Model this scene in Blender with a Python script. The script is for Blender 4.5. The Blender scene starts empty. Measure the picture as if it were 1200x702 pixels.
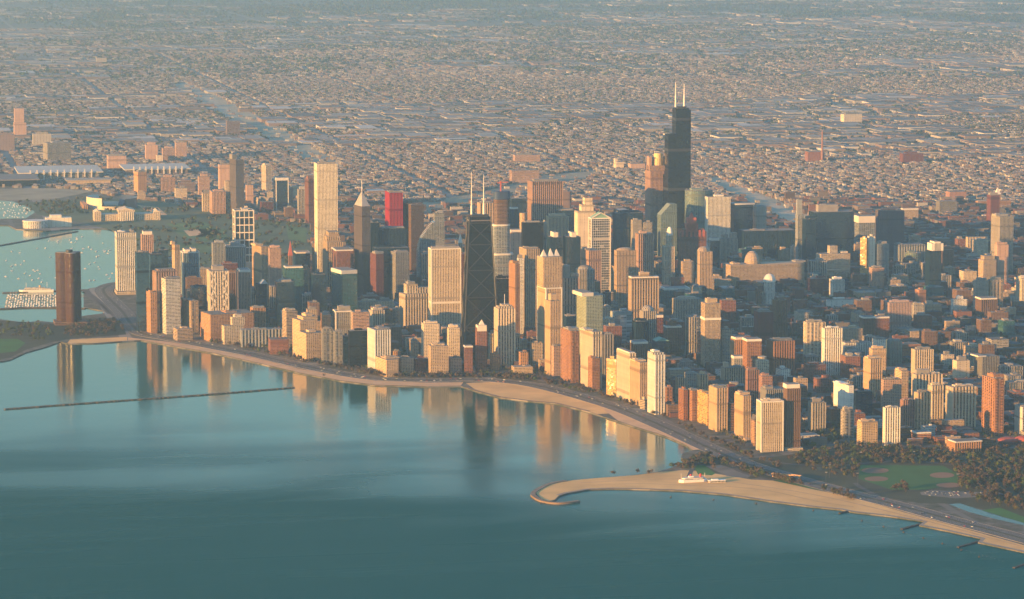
import bpy, bmesh, math, random
import numpy as np
from mathutils import Vector, Matrix, Euler
from mathutils.geometry import tessellate_polygon
random.seed(7)
RNG = np.random.default_rng(11)
sc = bpy.context.scene
COL = sc.collection
R_ = math.radians

# ------------------------------------------------------------------ camera
# world: x east, y north, metres; origin at the foot of the black tapering tower
CAM = Vector((1407.34, 7542.95, 1071.5))
YAW, PIT, ROL, FPX = 3.34080, 0.120478, -0.001469, 3869.19   # FPX: focal length in pixels of the 1200 px wide photo
Fv = Vector((math.sin(YAW)*math.cos(PIT), math.cos(YAW)*math.cos(PIT), -math.sin(PIT)))
Rv0 = Vector((math.cos(YAW), -math.sin(YAW), 0)); Uv0 = Rv0.cross(Fv)
Rv = math.cos(ROL)*Rv0 + math.sin(ROL)*Uv0; Uv = -math.sin(ROL)*Rv0 + math.cos(ROL)*Uv0
cd = bpy.data.cameras.new('camera'); cam = bpy.data.objects.new('camera', cd); COL.objects.link(cam)
cam.matrix_world = Matrix(((Rv.x, Uv.x, -Fv.x, CAM.x), (Rv.y, Uv.y, -Fv.y, CAM.y), (Rv.z, Uv.z, -Fv.z, CAM.z), (0, 0, 0, 1)))
cd.sensor_fit = 'HORIZONTAL'; cd.angle = 2*math.atan(600/FPX); cd.clip_start = 5; cd.clip_end = 300000
sc.camera = cam

# ------------------------------------------------------------------ sky, sun, exposure
SUN_AZ, SUN_EL = R_(67), R_(7.4)
w = bpy.data.worlds.new('World'); sc.world = w; w.use_nodes = True
nt = w.node_tree; nt.nodes.clear()
sk = nt.nodes.new('ShaderNodeTexSky'); sk.sky_type = 'NISHITA'; sk.sun_disc = False
sk.sun_elevation = SUN_EL; sk.sun_rotation = SUN_AZ; sk.altitude = 200; sk.air_density = 1.75; sk.dust_density = 0.0; sk.ozone_density = 5.4
bg = nt.nodes.new('ShaderNodeBackground'); bg.inputs[1].default_value = 0.135
ow = nt.nodes.new('ShaderNodeOutputWorld')
nt.links.new(sk.outputs[0], bg.inputs[0]); nt.links.new(bg.outputs[0], ow.inputs[0])
sd = bpy.data.lights.new('sun', 'SUN'); sd.energy = 5.0; sd.angle = R_(0.5); sd.color = (1.0, 0.50, 0.13)
so = bpy.data.objects.new('sun', sd); COL.objects.link(so)
sdir = Vector((math.sin(SUN_AZ)*math.cos(SUN_EL), math.cos(SUN_AZ)*math.cos(SUN_EL), math.sin(SUN_EL)))
so.rotation_euler = (-sdir).to_track_quat('-Z', 'Y').to_euler(); so.location = (3000, 3000, 3000)
HAZE = 3.0e-5
vs = sc.view_settings
vs.view_transform = 'Standard'; vs.look = 'None'; vs.exposure = 1.68; vs.gamma = 1.0; vs.use_curve_mapping = False
cy = sc.cycles
cy.use_denoising = True; cy.max_bounces = 5; cy.diffuse_bounces = 2; cy.glossy_bounces = 3; cy.transmission_bounces = 2
cy.volume_bounces = 3; cy.transparent_max_bounces = 4; cy.sample_clamp_indirect = 1.5; cy.caustics_reflective = False; cy.caustics_refractive = False

# ------------------------------------------------------------------ picture <-> place
def ray(px, py):
    return (Fv + Rv*((px-600)/FPX) - Uv*((py-351)/FPX))
def gp(px, py, z=2.0):
    d = ray(px, py); t = (z-CAM.z)/d.z
    return CAM + d*t
def proj(p):
    d = Vector(p)-CAM; q = d.dot(Fv)
    return 600+FPX*d.dot(Rv)/q, 351-FPX*d.dot(Uv)/q
def z_at(x, y, py):
    lo, hi = -20.0, 1000.0
    for _ in range(40):
        m = (lo+hi)/2
        if proj((x, y, m))[1] > py: lo = m
        else: hi = m
    return (lo+hi)/2
def in_poly(x, y, poly):
    c = False; n = len(poly); j = n-1
    for i in range(n):
        xi, yi = poly[i]; xj, yj = poly[j]
        if (yi > y) != (yj > y) and x < (xj-xi)*(y-yi)/(yj-yi)+xi: c = not c
        j = i
    return c
def in_poly_np(X, Y, poly):
    c = np.zeros(X.shape, bool); n = len(poly); j = n-1
    for i in range(n):
        xi, yi = poly[i]; xj, yj = poly[j]
        if yi != yj:
            c ^= ((yi > Y) != (yj > Y)) & (X < (xj-xi)*(Y-yi)/(yj-yi)+xi)
        j = i
    return c

# ------------------------------------------------------------------ materials
def node(nt, typ, **kw):
    n = nt.nodes.new(typ)
    for k, v in kw.items():
        if k == 'op': n.operation = v
        elif k[0] == 'i' and k[1:].isdigit(): n.inputs[int(k[1:])].default_value = v
        else: setattr(n, k, v)
    return n
def new_mat(name):
    m = bpy.data.materials.new(name); m.use_nodes = True; m.node_tree.nodes.clear()
    o = m.node_tree.nodes.new('ShaderNodeOutputMaterial'); b = m.node_tree.nodes.new('ShaderNodeBsdfPrincipled')
    m.node_tree.links.new(b.outputs[0], o.inputs[0])
    return m, m.node_tree, b
_plain = {}
def plain(name, col, rough=0.85, var=0.18, scale=0.05, metal=0.0):
    """one colour with uneven wear"""
    key = (name, col)
    if key in _plain: return _plain[key]
    m, t, b = new_mat(name); L = t.links.new
    tc = node(t, 'ShaderNodeTexCoord'); nz = node(t, 'ShaderNodeTexNoise'); nz.inputs['Scale'].default_value = scale; nz.inputs['Detail'].default_value = 4
    L(tc.outputs['Object'], nz.inputs['Vector'])
    oi = node(t, 'ShaderNodeObjectInfo')
    ad = node(t, 'ShaderNodeMath', op='ADD'); L(nz.outputs['Fac'], ad.inputs[0])
    mu = node(t, 'ShaderNodeMath', op='MULTIPLY', i1=0.4); L(oi.outputs['Random'], mu.inputs[0]); L(mu.outputs[0], ad.inputs[1])
    mr = node(t, 'ShaderNodeMapRange'); mr.inputs['From Min'].default_value = 0.35; mr.inputs['From Max'].default_value = 1.05
    mr.inputs['To Min'].default_value = 1-var; mr.inputs['To Max'].default_value = 1+var; L(ad.outputs[0], mr.inputs['Value'])
    vm = node(t, 'ShaderNodeVectorMath', operation='SCALE'); vm.inputs[0].default_value = col; L(mr.outputs[0], vm.inputs['Scale'])
    L(vm.outputs[0], b.inputs['Base Color']); b.inputs['Roughness'].default_value = rough; b.inputs['Metallic'].default_value = metal
    _plain[key] = m
    return m

def facade_group():
    g = bpy.data.node_groups.new('facade', 'ShaderNodeTree'); I = g.interface
    for nm, ty, dv in (('Wall', 'NodeSocketColor', None), ('Glass', 'NodeSocketColor', None), ('Bay', 'NodeSocketFloat', 5.), ('Floor', 'NodeSocketFloat', 3.5),
                       ('FU', 'NodeSocketFloat', .55), ('FV', 'NodeSocketFloat', .5), ('Mirror', 'NodeSocketFloat', .2), ('Blind', 'NodeSocketFloat', .15), ('Jit', 'NodeSocketFloat', .05)):
        I.new_socket(nm, in_out='INPUT', socket_type=ty)
        if dv is not None: I.items_tree[-1].default_value = dv
    I.new_socket('BSDF', in_out='OUTPUT', socket_type='NodeSocketShader')
    L = g.links.new
    gi = node(g, 'NodeGroupInput'); go = node(g, 'NodeGroupOutput')
    uv = node(g, 'ShaderNodeUVMap', uv_map='UV'); sp = node(g, 'ShaderNodeSeparateXYZ'); L(uv.outputs[0], sp.inputs[0])
    oi = node(g, 'ShaderNodeObjectInfo')
    def M(op, a, b=None):
        n = node(g, 'ShaderNodeMath', op=op)
        for i, v in enumerate((a, b)):
            if v is None: continue
            if isinstance(v, (int, float)): n.inputs[i].default_value = v
            else: L(v, n.inputs[i])
        return n.outputs[0]
    cu = M('DIVIDE', sp.outputs[0], gi.outputs['Bay']); cv = M('DIVIDE', sp.outputs[1], gi.outputs['Floor'])
    def mask(c, f):
        d = M('ABSOLUTE', M('SUBTRACT', M('FRACT', c), .5))
        return M('LESS_THAN', d, M('MULTIPLY', f, .5))
    pf = M('LESS_THAN', M('FRACT', M('ADD', M('DIVIDE', M('FLOOR', cv), 23.), oi.outputs['Random'])), .06)
    mk = M('MULTIPLY', M('MULTIPLY', mask(cu, gi.outputs['FU']), mask(cv, gi.outputs['FV'])), M('SUBTRACT', 1., pf))
    cell = node(g, 'ShaderNodeCombineXYZ'); L(M('FLOOR', cu), cell.inputs[0]); L(M('FLOOR', cv), cell.inputs[1]); L(M('MULTIPLY', oi.outputs['Random'], 977.), cell.inputs[2])
    wn = node(g, 'ShaderNodeTexWhiteNoise', noise_dimensions='3D'); L(cell.outputs[0], wn.inputs['Vector'])
    # glass tone per window, some with pale blinds
    gs = node(g, 'ShaderNodeVectorMath', operation='SCALE'); L(gi.outputs['Glass'], gs.inputs[0]); L(M('ADD', M('MULTIPLY', wn.outputs['Value'], 1.3), .35), gs.inputs['Scale'])
    bl = node(g, 'ShaderNodeSeparateColor'); L(wn.outputs['Color'], bl.inputs[0])
    isb = M('LESS_THAN', bl.outputs[1], gi.outputs['Blind'])
    bc = node(g, 'ShaderNodeMix', data_type='RGBA'); L(M('MULTIPLY', isb, .5), bc.inputs[0]); L(gs.outputs[0], bc.inputs[6])
    ws = node(g, 'ShaderNodeVectorMath', operation='SCALE'); L(gi.outputs['Wall'], ws.inputs[0]); ws.inputs['Scale'].default_value = .8; L(ws.outputs[0], bc.inputs[7])
    # wall weathering: broad blotches and vertical streaks
    tc = node(g, 'ShaderNodeTexCoord')
    n1 = node(g, 'ShaderNodeTexNoise'); n1.inputs['Scale'].default_value = .035; n1.inputs['Detail'].default_value = 5; L(tc.outputs['Object'], n1.inputs['Vector'])
    mp = node(g, 'ShaderNodeMapping'); mp.inputs['Scale'].default_value = (.35, .35, .02); L(tc.outputs['Object'], mp.inputs[0])
    n2 = node(g, 'ShaderNodeTexNoise'); n2.inputs['Scale'].default_value = 1; n2.inputs['Detail'].default_value = 3; L(mp.outputs[0], n2.inputs['Vector'])
    fl = node(g, 'ShaderNodeTexWhiteNoise', noise_dimensions='2D'); fc = node(g, 'ShaderNodeCombineXYZ'); L(M('FLOOR', cv), fc.inputs[0]); L(oi.outputs['Random'], fc.inputs[1]); L(fc.outputs[0], fl.inputs['Vector'])
    k = M('ADD', M('ADD', M('MULTIPLY', n1.outputs['Fac'], .42), M('MULTIPLY', n2.outputs['Fac'], .34)), M('ADD', M('MULTIPLY', fl.outputs['Value'], .1), M('ADD', M('MULTIPLY', oi.outputs['Random'], .14), .47)))
    wc = node(g, 'ShaderNodeVectorMath', operation='SCALE'); L(gi.outputs['Wall'], wc.inputs[0]); L(M('MULTIPLY', k, M('SUBTRACT', 1., M('MULTIPLY', pf, .38))), wc.inputs['Scale'])
    mix = node(g, 'ShaderNodeMix', data_type='RGBA'); L(mk, mix.inputs[0]); L(wc.outputs[0], mix.inputs[6]); L(bc.outputs[2], mix.inputs[7])
    gl = M('MULTIPLY', mk, M('SUBTRACT', 1., M('MULTIPLY', isb, .7)))
    b = node(g, 'ShaderNodeBsdfPrincipled'); L(mix.outputs[2], b.inputs['Base Color']); L(M('ADD', .12, M('MULTIPLY', gl, .2)), b.inputs['Specular IOR Level'])
    L(M('SUBTRACT', .8, M('MULTIPLY', gl, .66)), b.inputs['Roughness'])
    # each pane sits a little out of true
    ge = node(g, 'ShaderNodeNewGeometry')
    js = node(g, 'ShaderNodeVectorMath', operation='SUBTRACT'); L(wn.outputs['Color'], js.inputs[0]); js.inputs[1].default_value = (.5, .5, .5)
    jm = node(g, 'ShaderNodeVectorMath', operation='SCALE'); L(js.outputs[0], jm.inputs[0]); L(M('MULTIPLY', gl, gi.outputs['Jit']), jm.inputs['Scale'])
    ja = node(g, 'ShaderNodeVectorMath', operation='ADD'); L(ge.outputs['Normal'], ja.inputs[0]); L(jm.outputs[0], ja.inputs[1])
    jn = node(g, 'ShaderNodeVectorMath', operation='NORMALIZE'); L(ja.outputs[0], jn.inputs[0]); L(jn.outputs[0], b.inputs['Normal'])
    gb = node(g, 'ShaderNodeBsdfGlossy'); gb.inputs['Roughness'].default_value = .16; gb.inputs['Color'].default_value = (.75, .8, .85, 1); L(jn.outputs[0], gb.inputs['Normal'])
    ms = node(g, 'ShaderNodeMixShader'); L(M('MULTIPLY', gl, gi.outputs['Mirror']), ms.inputs[0]); L(b.outputs[0], ms.inputs[1]); L(gb.outputs[0], ms.inputs[2])
    L(ms.outputs[0], go.inputs[0])
    return g
FG = facade_group()
DK = (.022, .03, .042)
WALL = dict(  # wall colour, glass colour, mirror share, blind share
 white=((.72, .68, .60), DK, .12, .15), ivory=((.74, .66, .52), (.20, .17, .13), .05, .2), cream=((.62, .51, .37), DK, .12, .18), tan=((.46, .35, .24), DK, .12, .16),
 gold=((.58, .41, .25), (.10, .08, .05), .2, .2), pink=((.47, .31, .23), DK, .12, .16), pinkgranite=((.42, .27, .21), (.05, .06, .08), .2, .1), pinkglass=((.42, .30, .26), (.06, .08, .10), .3, .1),  # gold: cream and tan walls with warm sunlight put into the colour
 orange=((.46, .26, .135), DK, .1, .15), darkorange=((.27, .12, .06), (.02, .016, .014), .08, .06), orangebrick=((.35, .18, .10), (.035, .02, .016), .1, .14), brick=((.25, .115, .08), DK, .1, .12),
 pinkbrick=((.33, .19, .145), DK, .1, .15), brown=((.20, .125, .085), (.018, .018, .02), .12, .1), brownrib=((.36, .23, .17), (.05, .035, .035), .12, .05), maroon=((.15, .058, .05), (.02, .018, .022), .1, .1),
 red=((.36, .026, .034), (.05, .005, .010), .1, .0), granite=((.16, .135, .135), (.03, .045, .055), .25, .06), grey=((.25, .24, .23), DK, .12, .16), conc=((.38, .345, .295), DK, .12, .16), mauve=((.24, .18, .18), (.06, .05, .06), .1, .1), mauvedark=((.10, .085, .10), (.03, .03, .04), .1, .05),
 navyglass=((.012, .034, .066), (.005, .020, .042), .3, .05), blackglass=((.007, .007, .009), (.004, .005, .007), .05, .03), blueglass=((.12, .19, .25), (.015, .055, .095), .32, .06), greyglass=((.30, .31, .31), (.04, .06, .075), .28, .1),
 tealglass=((.07, .17, .18), (.010, .07, .08), .3, .06), greenglass=((.20, .25, .23), (.03, .075, .075), .3, .05), greenstone=((.30, .34, .27), (.03, .05, .05), .16, .12), sunglintglass=((.66, .40, .15), (.42, .25, .08), .2, .05),  # gold panes: the sun's reflection is put into the colour
 whiteglass=((.52, .56, .55), (.42, .47, .47), .25, .0), frameglass=((.70, .62, .52), (.012, .022, .035), .25, .02), whiteframe=((.62, .57, .52), (.02, .035, .045), .2, .05))
PAT = dict(g=(4.6, 3.4, .56, .52), v=(6., 3.4, .5, .86), h=(7., 3.5, .94, .46), b=(9., 3.1, .62, .62), p=(14., 4.2, .12, .3))
_fac = {}
def fac(style):
    if style in _fac: return _fac[style]
    wn_, p = style.split('.'); wl, gl, mir, bl = WALL[wn_]
    bay, flo, fu, fv = PAT[p[0]]
    if len(p) > 1:
        bay = float(p[1:])
        if p[0] == 'g': fu = .6
    if 'glass' in wn_ and wn_ not in ('sunglintglass', 'frameglass', 'whiteglass') and p[0] in 'gh': fu, fv = .86, .78 if p[0] == 'g' else .62
    if wn_ in ('frameglass', 'whiteframe') : flo = bay*(1.5 if wn_ == 'frameglass' else 1.0)*1.1; fu = .84; fv = .86
    if wn_ == 'frameglass': bay = 14.; flo = 21.
    if wn_ == 'sunglintglass': bay, flo, fu, fv = 4.5, 3.6, .85, .8
    if wn_ == 'whiteglass': fu, fv = .95, .9
    m = bpy.data.materials.new('facade_'+style.replace('.', '_')); m.use_nodes = True; t = m.node_tree; t.nodes.clear()
    o = t.nodes.new('ShaderNodeOutputMaterial'); g = t.nodes.new('ShaderNodeGroup'); g.node_tree = FG
    for k, v in (('Wall', (*wl, 1)), ('Glass', (*gl, 1)), ('Bay', bay), ('Floor', flo), ('FU', fu), ('FV', fv), ('Mirror', mir), ('Blind', bl), ('Jit', .16 if wn_ == 'sunglintglass' else .06)):
        g.inputs[k].default_value = v
    t.links.new(g.outputs[0], o.inputs[0]); m['bay'] = bay
    _fac[style] = m
    return m

# ------------------------------------------------------------------ mesh helpers
class MB:
    def __init__(s): s.v = []; s.f = []; s.uv = []; s.mi = []
    def face(s, pts, uvs=None, mi=0):
        b = len(s.v); s.v += [tuple(p) for p in pts]; s.f.append(tuple(range(b, b+len(pts)))); s.uv += (uvs or [(0, 0)]*len(pts)); s.mi.append(mi)
    def prism(s, poly, z0, z1, us=None, top=None, mi=0, cap=True, bottom=False):
        """poly counter-clockwise; top: polygon at z1 for a taper; us: distance along the wall at each corner"""
        n = len(poly); tp = top or poly; u = 0.0
        if us is None:
            us = [0.0]
            for i in range(n):
                a, b2 = poly[i], poly[(i+1) % n]; us.append(us[-1]+math.hypot(b2[0]-a[0], b2[1]-a[1]))
        for i in range(n):
            j = (i+1) % n; a, b2, c, d = poly[i], poly[j], tp[j], tp[i]; u0, u1 = us[i], us[i+1]
            s.face([(a[0], a[1], z0), (b2[0], b2[1], z0), (c[0], c[1], z1), (d[0], d[1], z1)], [(u0, z0), (u1, z0), (u1, z1), (u0, z1)], mi)
        if cap: s.face([(p[0], p[1], z1) for p in tp], None, mi)
        if bottom: s.face([(p[0], p[1], z0) for p in reversed(poly)], None, mi)
    def box(s, cx, cy, z0, z1, w, d, mi=0, bottom=False):
        s.prism([(cx-w/2, cy-d/2), (cx+w/2, cy-d/2), (cx+w/2, cy+d/2), (cx-w/2, cy+d/2)], z0, z1, mi=mi, bottom=bottom)
    def beam(s, a, b, r, up=(0, 0, 1), mi=0):
        a, b = Vector(a), Vector(b); d = (b-a).normalized(); x = d.cross(Vector(up))
        if x.length < 1e-3: x = d.cross(Vector((1, 0, 0)))
        x.normalize(); y = x.cross(d); q = [(-r, -r), (r, -r), (r, r), (-r, r)]
        A = [a+x*i+y*j for i, j in q]; B = [b+x*i+y*j for i, j in q]
        for i in range(4): s.face([A[i], A[(i+1) % 4], B[(i+1) % 4], B[i]], None, mi)
        s.face(A[::-1], None, mi); s.face(B, None, mi)
    def make(s, name, mats, parent=None, smooth=False, loc=None):
        me = bpy.data.meshes.new(name); me.from_pydata(s.v, [], s.f)
        uvl = me.uv_layers.new(name='UV'); uvl.data.foreach_set('uv', np.array(s.uv, 'f').ravel())
        for m in (mats if isinstance(mats, (list, tuple)) else [mats]): me.materials.append(m)
        if any(s.mi): me.polygons.foreach_set('material_index', s.mi)
        if smooth: me.polygons.foreach_set('use_smooth', [True]*len(me.polygons))
        me.update(); me.validate()
        o = bpy.data.objects.new(name, me); COL.objects.link(o)
        if parent: o.parent = parent
        if loc: o.location = loc
        return o
def rect(w, d, cx=0, cy=0): return [(cx-w/2, cy-d/2), (cx+w/2, cy-d/2), (cx+w/2, cy+d/2), (cx-w/2, cy+d/2)]
def ngon(n, rx, ry=None, cx=0, cy=0, a0=0): return [(cx+rx*math.cos(a0+2*math.pi*i/n), cy+(ry or rx)*math.sin(a0+2*math.pi*i/n)) for i in range(n)]
def dome_mb(mb, r, ry, z0, h, cx=0, cy=0, n=14, k=5):
    for i in range(k):
        a, b = math.pi/2*i/k, math.pi/2*(i+1)/k
        P, Q = ngon(n, r*math.cos(a), ry*math.cos(a), cx, cy), ngon(n, max(.02, r*math.cos(b)), max(.02, ry*math.cos(b)), cx, cy)
        mb.prism(P, z0+h*math.sin(a), z0+h*math.sin(b), top=Q, cap=(i == k-1))
def ribbed(w, d, bay, pr):
    """rectangle whose walls carry real piers one bay apart; returns polygon and wall distances"""
    P = []; U = []; u = 0.0
    for side in range(4):
        L = w if side % 2 == 0 else d; n = max(1, round(L/bay)); pw = min(1.6, L/n*.22)
        ax = [(1, 0), (0, 1), (-1, 0), (0, -1)][side]; nx = [(0, -1), (1, 0), (0, 1), (-1, 0)][side]
        o = [(-w/2, -d/2), (w/2, -d/2), (w/2, d/2), (-w/2, d/2)][side]
        for i in range(n):
            s0 = L/n*i; s1 = L/n*(i+1)
            for sv, off in ((s0+(pw if i else pw), pr), (s0+pw, 0), (s1-pw, 0), (s1-pw, pr)):
                P.append((o[0]+ax[0]*sv+nx[0]*off, o[1]+ax[1]*sv+nx[1]*off)); U.append(u+(i+(sv-s0)/(s1-s0))*bay)
        P.append((o[0]+ax[0]*L+nx[0]*pr+ax[0]*pr, o[1]+ax[1]*L+nx[1]*pr+ax[1]*pr)); U.append(u+n*bay)
        u += (n+0)*bay
    U.append(u)
    return P, U
def thing(name, loc, label, cat, group=None, rz=0.0):
    o = bpy.data.objects.new(name, None); COL.objects.link(o); o.empty_display_size = 5
    o.location = loc; o.rotation_euler = (0, 0, rz); o['label'] = label; o['category'] = cat
    if group: o['group'] = group
    return o
def tag(o, label, cat, group=None, kind=None):
    if label: o['label'] = label
    if cat: o['category'] = cat
    if group: o['group'] = group
    if kind: o['kind'] = kind
    return o
def sheet(name, poly, z, mat, skirt=None, kind='structure'):
    """flat polygon in the world with optional sides down to skirt"""
    tri = tessellate_polygon([[Vector((p[0], p[1], 0)) for p in poly]])
    v = [(p[0], p[1], z) for p in poly]; f = []
    for t in tri:
        a, b, c = (Vector(v[i]) for i in t)
        f.append(t if (b-a).cross(c-a).z > 0 else t[::-1])
    if skirt is not None:
        n = len(poly); v += [(p[0], p[1], skirt) for p in poly]
        ar = sum(poly[i][0]*poly[(i+1) % n][1]-poly[(i+1) % n][0]*poly[i][1] for i in range(n))
        for i in range(n):
            j = (i+1) % n; q = (i, i+n, j+n, j)
            f.append(q if ar > 0 else q[::-1])
    me = bpy.data.meshes.new(name); me.from_pydata(v, [], f); me.materials.append(mat); me.update()
    o = bpy.data.objects.new(name, me); COL.objects.link(o); o['kind'] = kind
    return o
def smooth_line(pts, n=6):
    P = [Vector((p[0], p[1], 0)) for p in pts]; out = []
    for i in range(len(P)-1):
        p0, p1, p2, p3 = P[max(0, i-1)], P[i], P[i+1], P[min(len(P)-1, i+2)]
        for k in range(n):
            t = k/n; out.append(.5*((2*p1)+(p2-p0)*t+(2*p0-5*p1+4*p2-p3)*t*t+(3*p1-p0-3*p2+p3)*t**3))
    out.append(P[-1]); return out
def offset_line(L, o):
    out = []
    for i in range(len(L)):
        d = (L[min(len(L)-1, i+1)]-L[max(0, i-1)]).normalized(); out.append(L[i]+Vector((-d.y, d.x, 0))*o)
    return out
def strip(name, L, o0, o1, z, mat, skirt=None):
    A, B = offset_line(L, o0), offset_line(L, o1); v = []; f = []
    for a, b in zip(A, B): v += [(a.x, a.y, z), (b.x, b.y, z)]
    for i in range(len(A)-1):
        q = (2*i, 2*i+1, 2*i+3, 2*i+2); f.append(q if o1 < o0 else q[::-1])
    if skirt is not None:
        for a, b in zip(A, B): v += [(a.x, a.y, skirt), (b.x, b.y, skirt)]
        m = 2*len(A)
        for i in range(len(A)-1):
            f += [(2*i, 2*i+2, m+2*i+2, m+2*i), (2*i+1, m+2*i+1, m+2*i+3, 2*i+3)]
    me = bpy.data.meshes.new(name); me.from_pydata(v, [], f); me.materials.append(mat); me.update()
    o = bpy.data.objects.new(name, me); COL.objects.link(o); o['kind'] = 'structure'
    return o
def pxline(pts, z=2.0): return smooth_line([gp(*p, z) for p in pts])
def pxpoly(pts, z=2.0): return [(q.x, q.y) for q in (gp(*p, z) for p in pts)]
def copy_thing(root, loc, rz, label=None):
    r = root.copy(); COL.objects.link(r); r.location = loc; r.rotation_euler = (0, 0, rz)
    if label: r['label'] = label
    for ch in root.children:
        c = ch.copy(); COL.objects.link(c); c.parent = r
    return r
# ------------------------------------------------------------------ the setting: water, land, beaches, roads
def water_mat(name, deep, slick=True):
    m, t, b = new_mat(name); L = t.links.new
    tc = node(t, 'ShaderNodeTexCoord')
    b.inputs['Base Color'].default_value = (*deep, 1); b.inputs['IOR'].default_value = 1.33; b.inputs['Specular IOR Level'].default_value = .36
    mp = node(t, 'ShaderNodeMapping'); mp.inputs['Scale'].default_value = (.0011, .0028, 1); mp.inputs['Rotation'].default_value = (0, 0, R_(-14)); L(tc.outputs['Object'], mp.inputs[0])
    n1 = node(t, 'ShaderNodeTexNoise'); n1.inputs['Scale'].default_value = 1.; n1.inputs['Detail'].default_value = 5; n1.inputs['Distortion'].default_value = .9; L(mp.outputs[0], n1.inputs['Vector'])
    mr = node(t, 'ShaderNodeMapRange'); mr.inputs['From Min'].default_value = .36; mr.inputs['From Max'].default_value = .64; mr.inputs['To Min'].default_value = .025; mr.inputs['To Max'].default_value = .085; L(n1.outputs['Fac'], mr.inputs['Value'])
    m2 = node(t, 'ShaderNodeMapping'); m2.inputs['Scale'].default_value = (.0009, .016, 1); m2.inputs['Rotation'].default_value = (0, 0, R_(-17)); L(tc.outputs['Object'], m2.inputs[0])
    n4 = node(t, 'ShaderNodeTexNoise'); n4.inputs['Scale'].default_value = 1.; n4.inputs['Detail'].default_value = 3; n4.inputs['Distortion'].default_value = .5; L(m2.outputs[0], n4.inputs['Vector'])
    r2 = node(t, 'ShaderNodeMapRange'); r2.inputs['From Min'].default_value = .56; r2.inputs['From Max'].default_value = .74; r2.inputs['To Max'].default_value = -.13; L(n4.outputs['Fac'], r2.inputs['Value'])
    a4 = node(t, 'ShaderNodeMath', op='ADD', use_clamp=True); L(mr.outputs[0], a4.inputs[0]); L(r2.outputs[0], a4.inputs[1])
    L(a4.outputs[0], b.inputs['Roughness'])
    n2 = node(t, 'ShaderNodeTexNoise'); n2.inputs['Scale'].default_value = .11; n2.inputs['Detail'].default_value = 4; L(tc.outputs['Object'], n2.inputs['Vector'])
    n3 = node(t, 'ShaderNodeTexNoise'); n3.inputs['Scale'].default_value = .02; n3.inputs['Detail'].default_value = 3; L(tc.outputs['Object'], n3.inputs['Vector'])
    ad = node(t, 'ShaderNodeMath', op='ADD'); L(n2.outputs['Fac'], ad.inputs[0]); L(n3.outputs['Fac'], ad.inputs[1])
    bu = node(t, 'ShaderNodeBump'); bu.inputs['Strength'].default_value = .5; bu.inputs['Distance'].default_value = .42; L(ad.outputs[0], bu.inputs['Height']); L(bu.outputs[0], b.inputs['Normal'])
    return m, t, b, n1
LAKE, lt, lb, ln = water_mat('lake_water', (.004, .06, .072))
# open water lies deeper and is ruffled by the morning breeze; its sky reflection is painted darker by place, brighter in the calm, shallow bight
_sp = node(lt, 'ShaderNodeSeparateXYZ'); _tc = node(lt, 'ShaderNodeTexCoord'); lt.links.new(_tc.outputs['Object'], _sp.inputs[0])
def _M(op, a, c=None, **k):
    n = node(lt, 'ShaderNodeMath', op=op)
    for i, v in enumerate((a, c)):
        if v is None: continue
        if isinstance(v, (int, float)): n.inputs[i].default_value = v
        else: lt.links.new(v, n.inputs[i])
    return n.outputs[0]
_t = _M('ADD', _M('ADD', _M('MULTIPLY', _sp.outputs[0], .6), _sp.outputs[1]), _M('MULTIPLY', _M('SUBTRACT', ln.outputs['Fac'], .5), 1000.))
_mr = node(lt, 'ShaderNodeMapRange', interpolation_type='SMOOTHSTEP'); _mr.inputs['From Min'].default_value = 750; _mr.inputs['From Max'].default_value = 2250; lt.links.new(_t, _mr.inputs['Value'])
OFF = _mr.outputs[0]
cr = node(lt, 'ShaderNodeMix', data_type='RGBA'); cr.inputs[6].default_value = (.001, .09, .065, 1); cr.inputs[7].default_value = (.0001, .092, .092, 1)
lt.links.new(OFF, cr.inputs[0]); lt.links.new(cr.outputs[2], lb.inputs['Base Color'])
_r = [l for l in lt.links if l.to_socket == lb.inputs['Roughness']][0].from_socket
lt.links.new(_M('ADD', _r, _M('MULTIPLY', OFF, .25)), lb.inputs['Roughness'])
lt.links.new(_M('SUBTRACT', .72, _M('MULTIPLY', OFF, .715)), lb.inputs['Specular IOR Level'])
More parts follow.
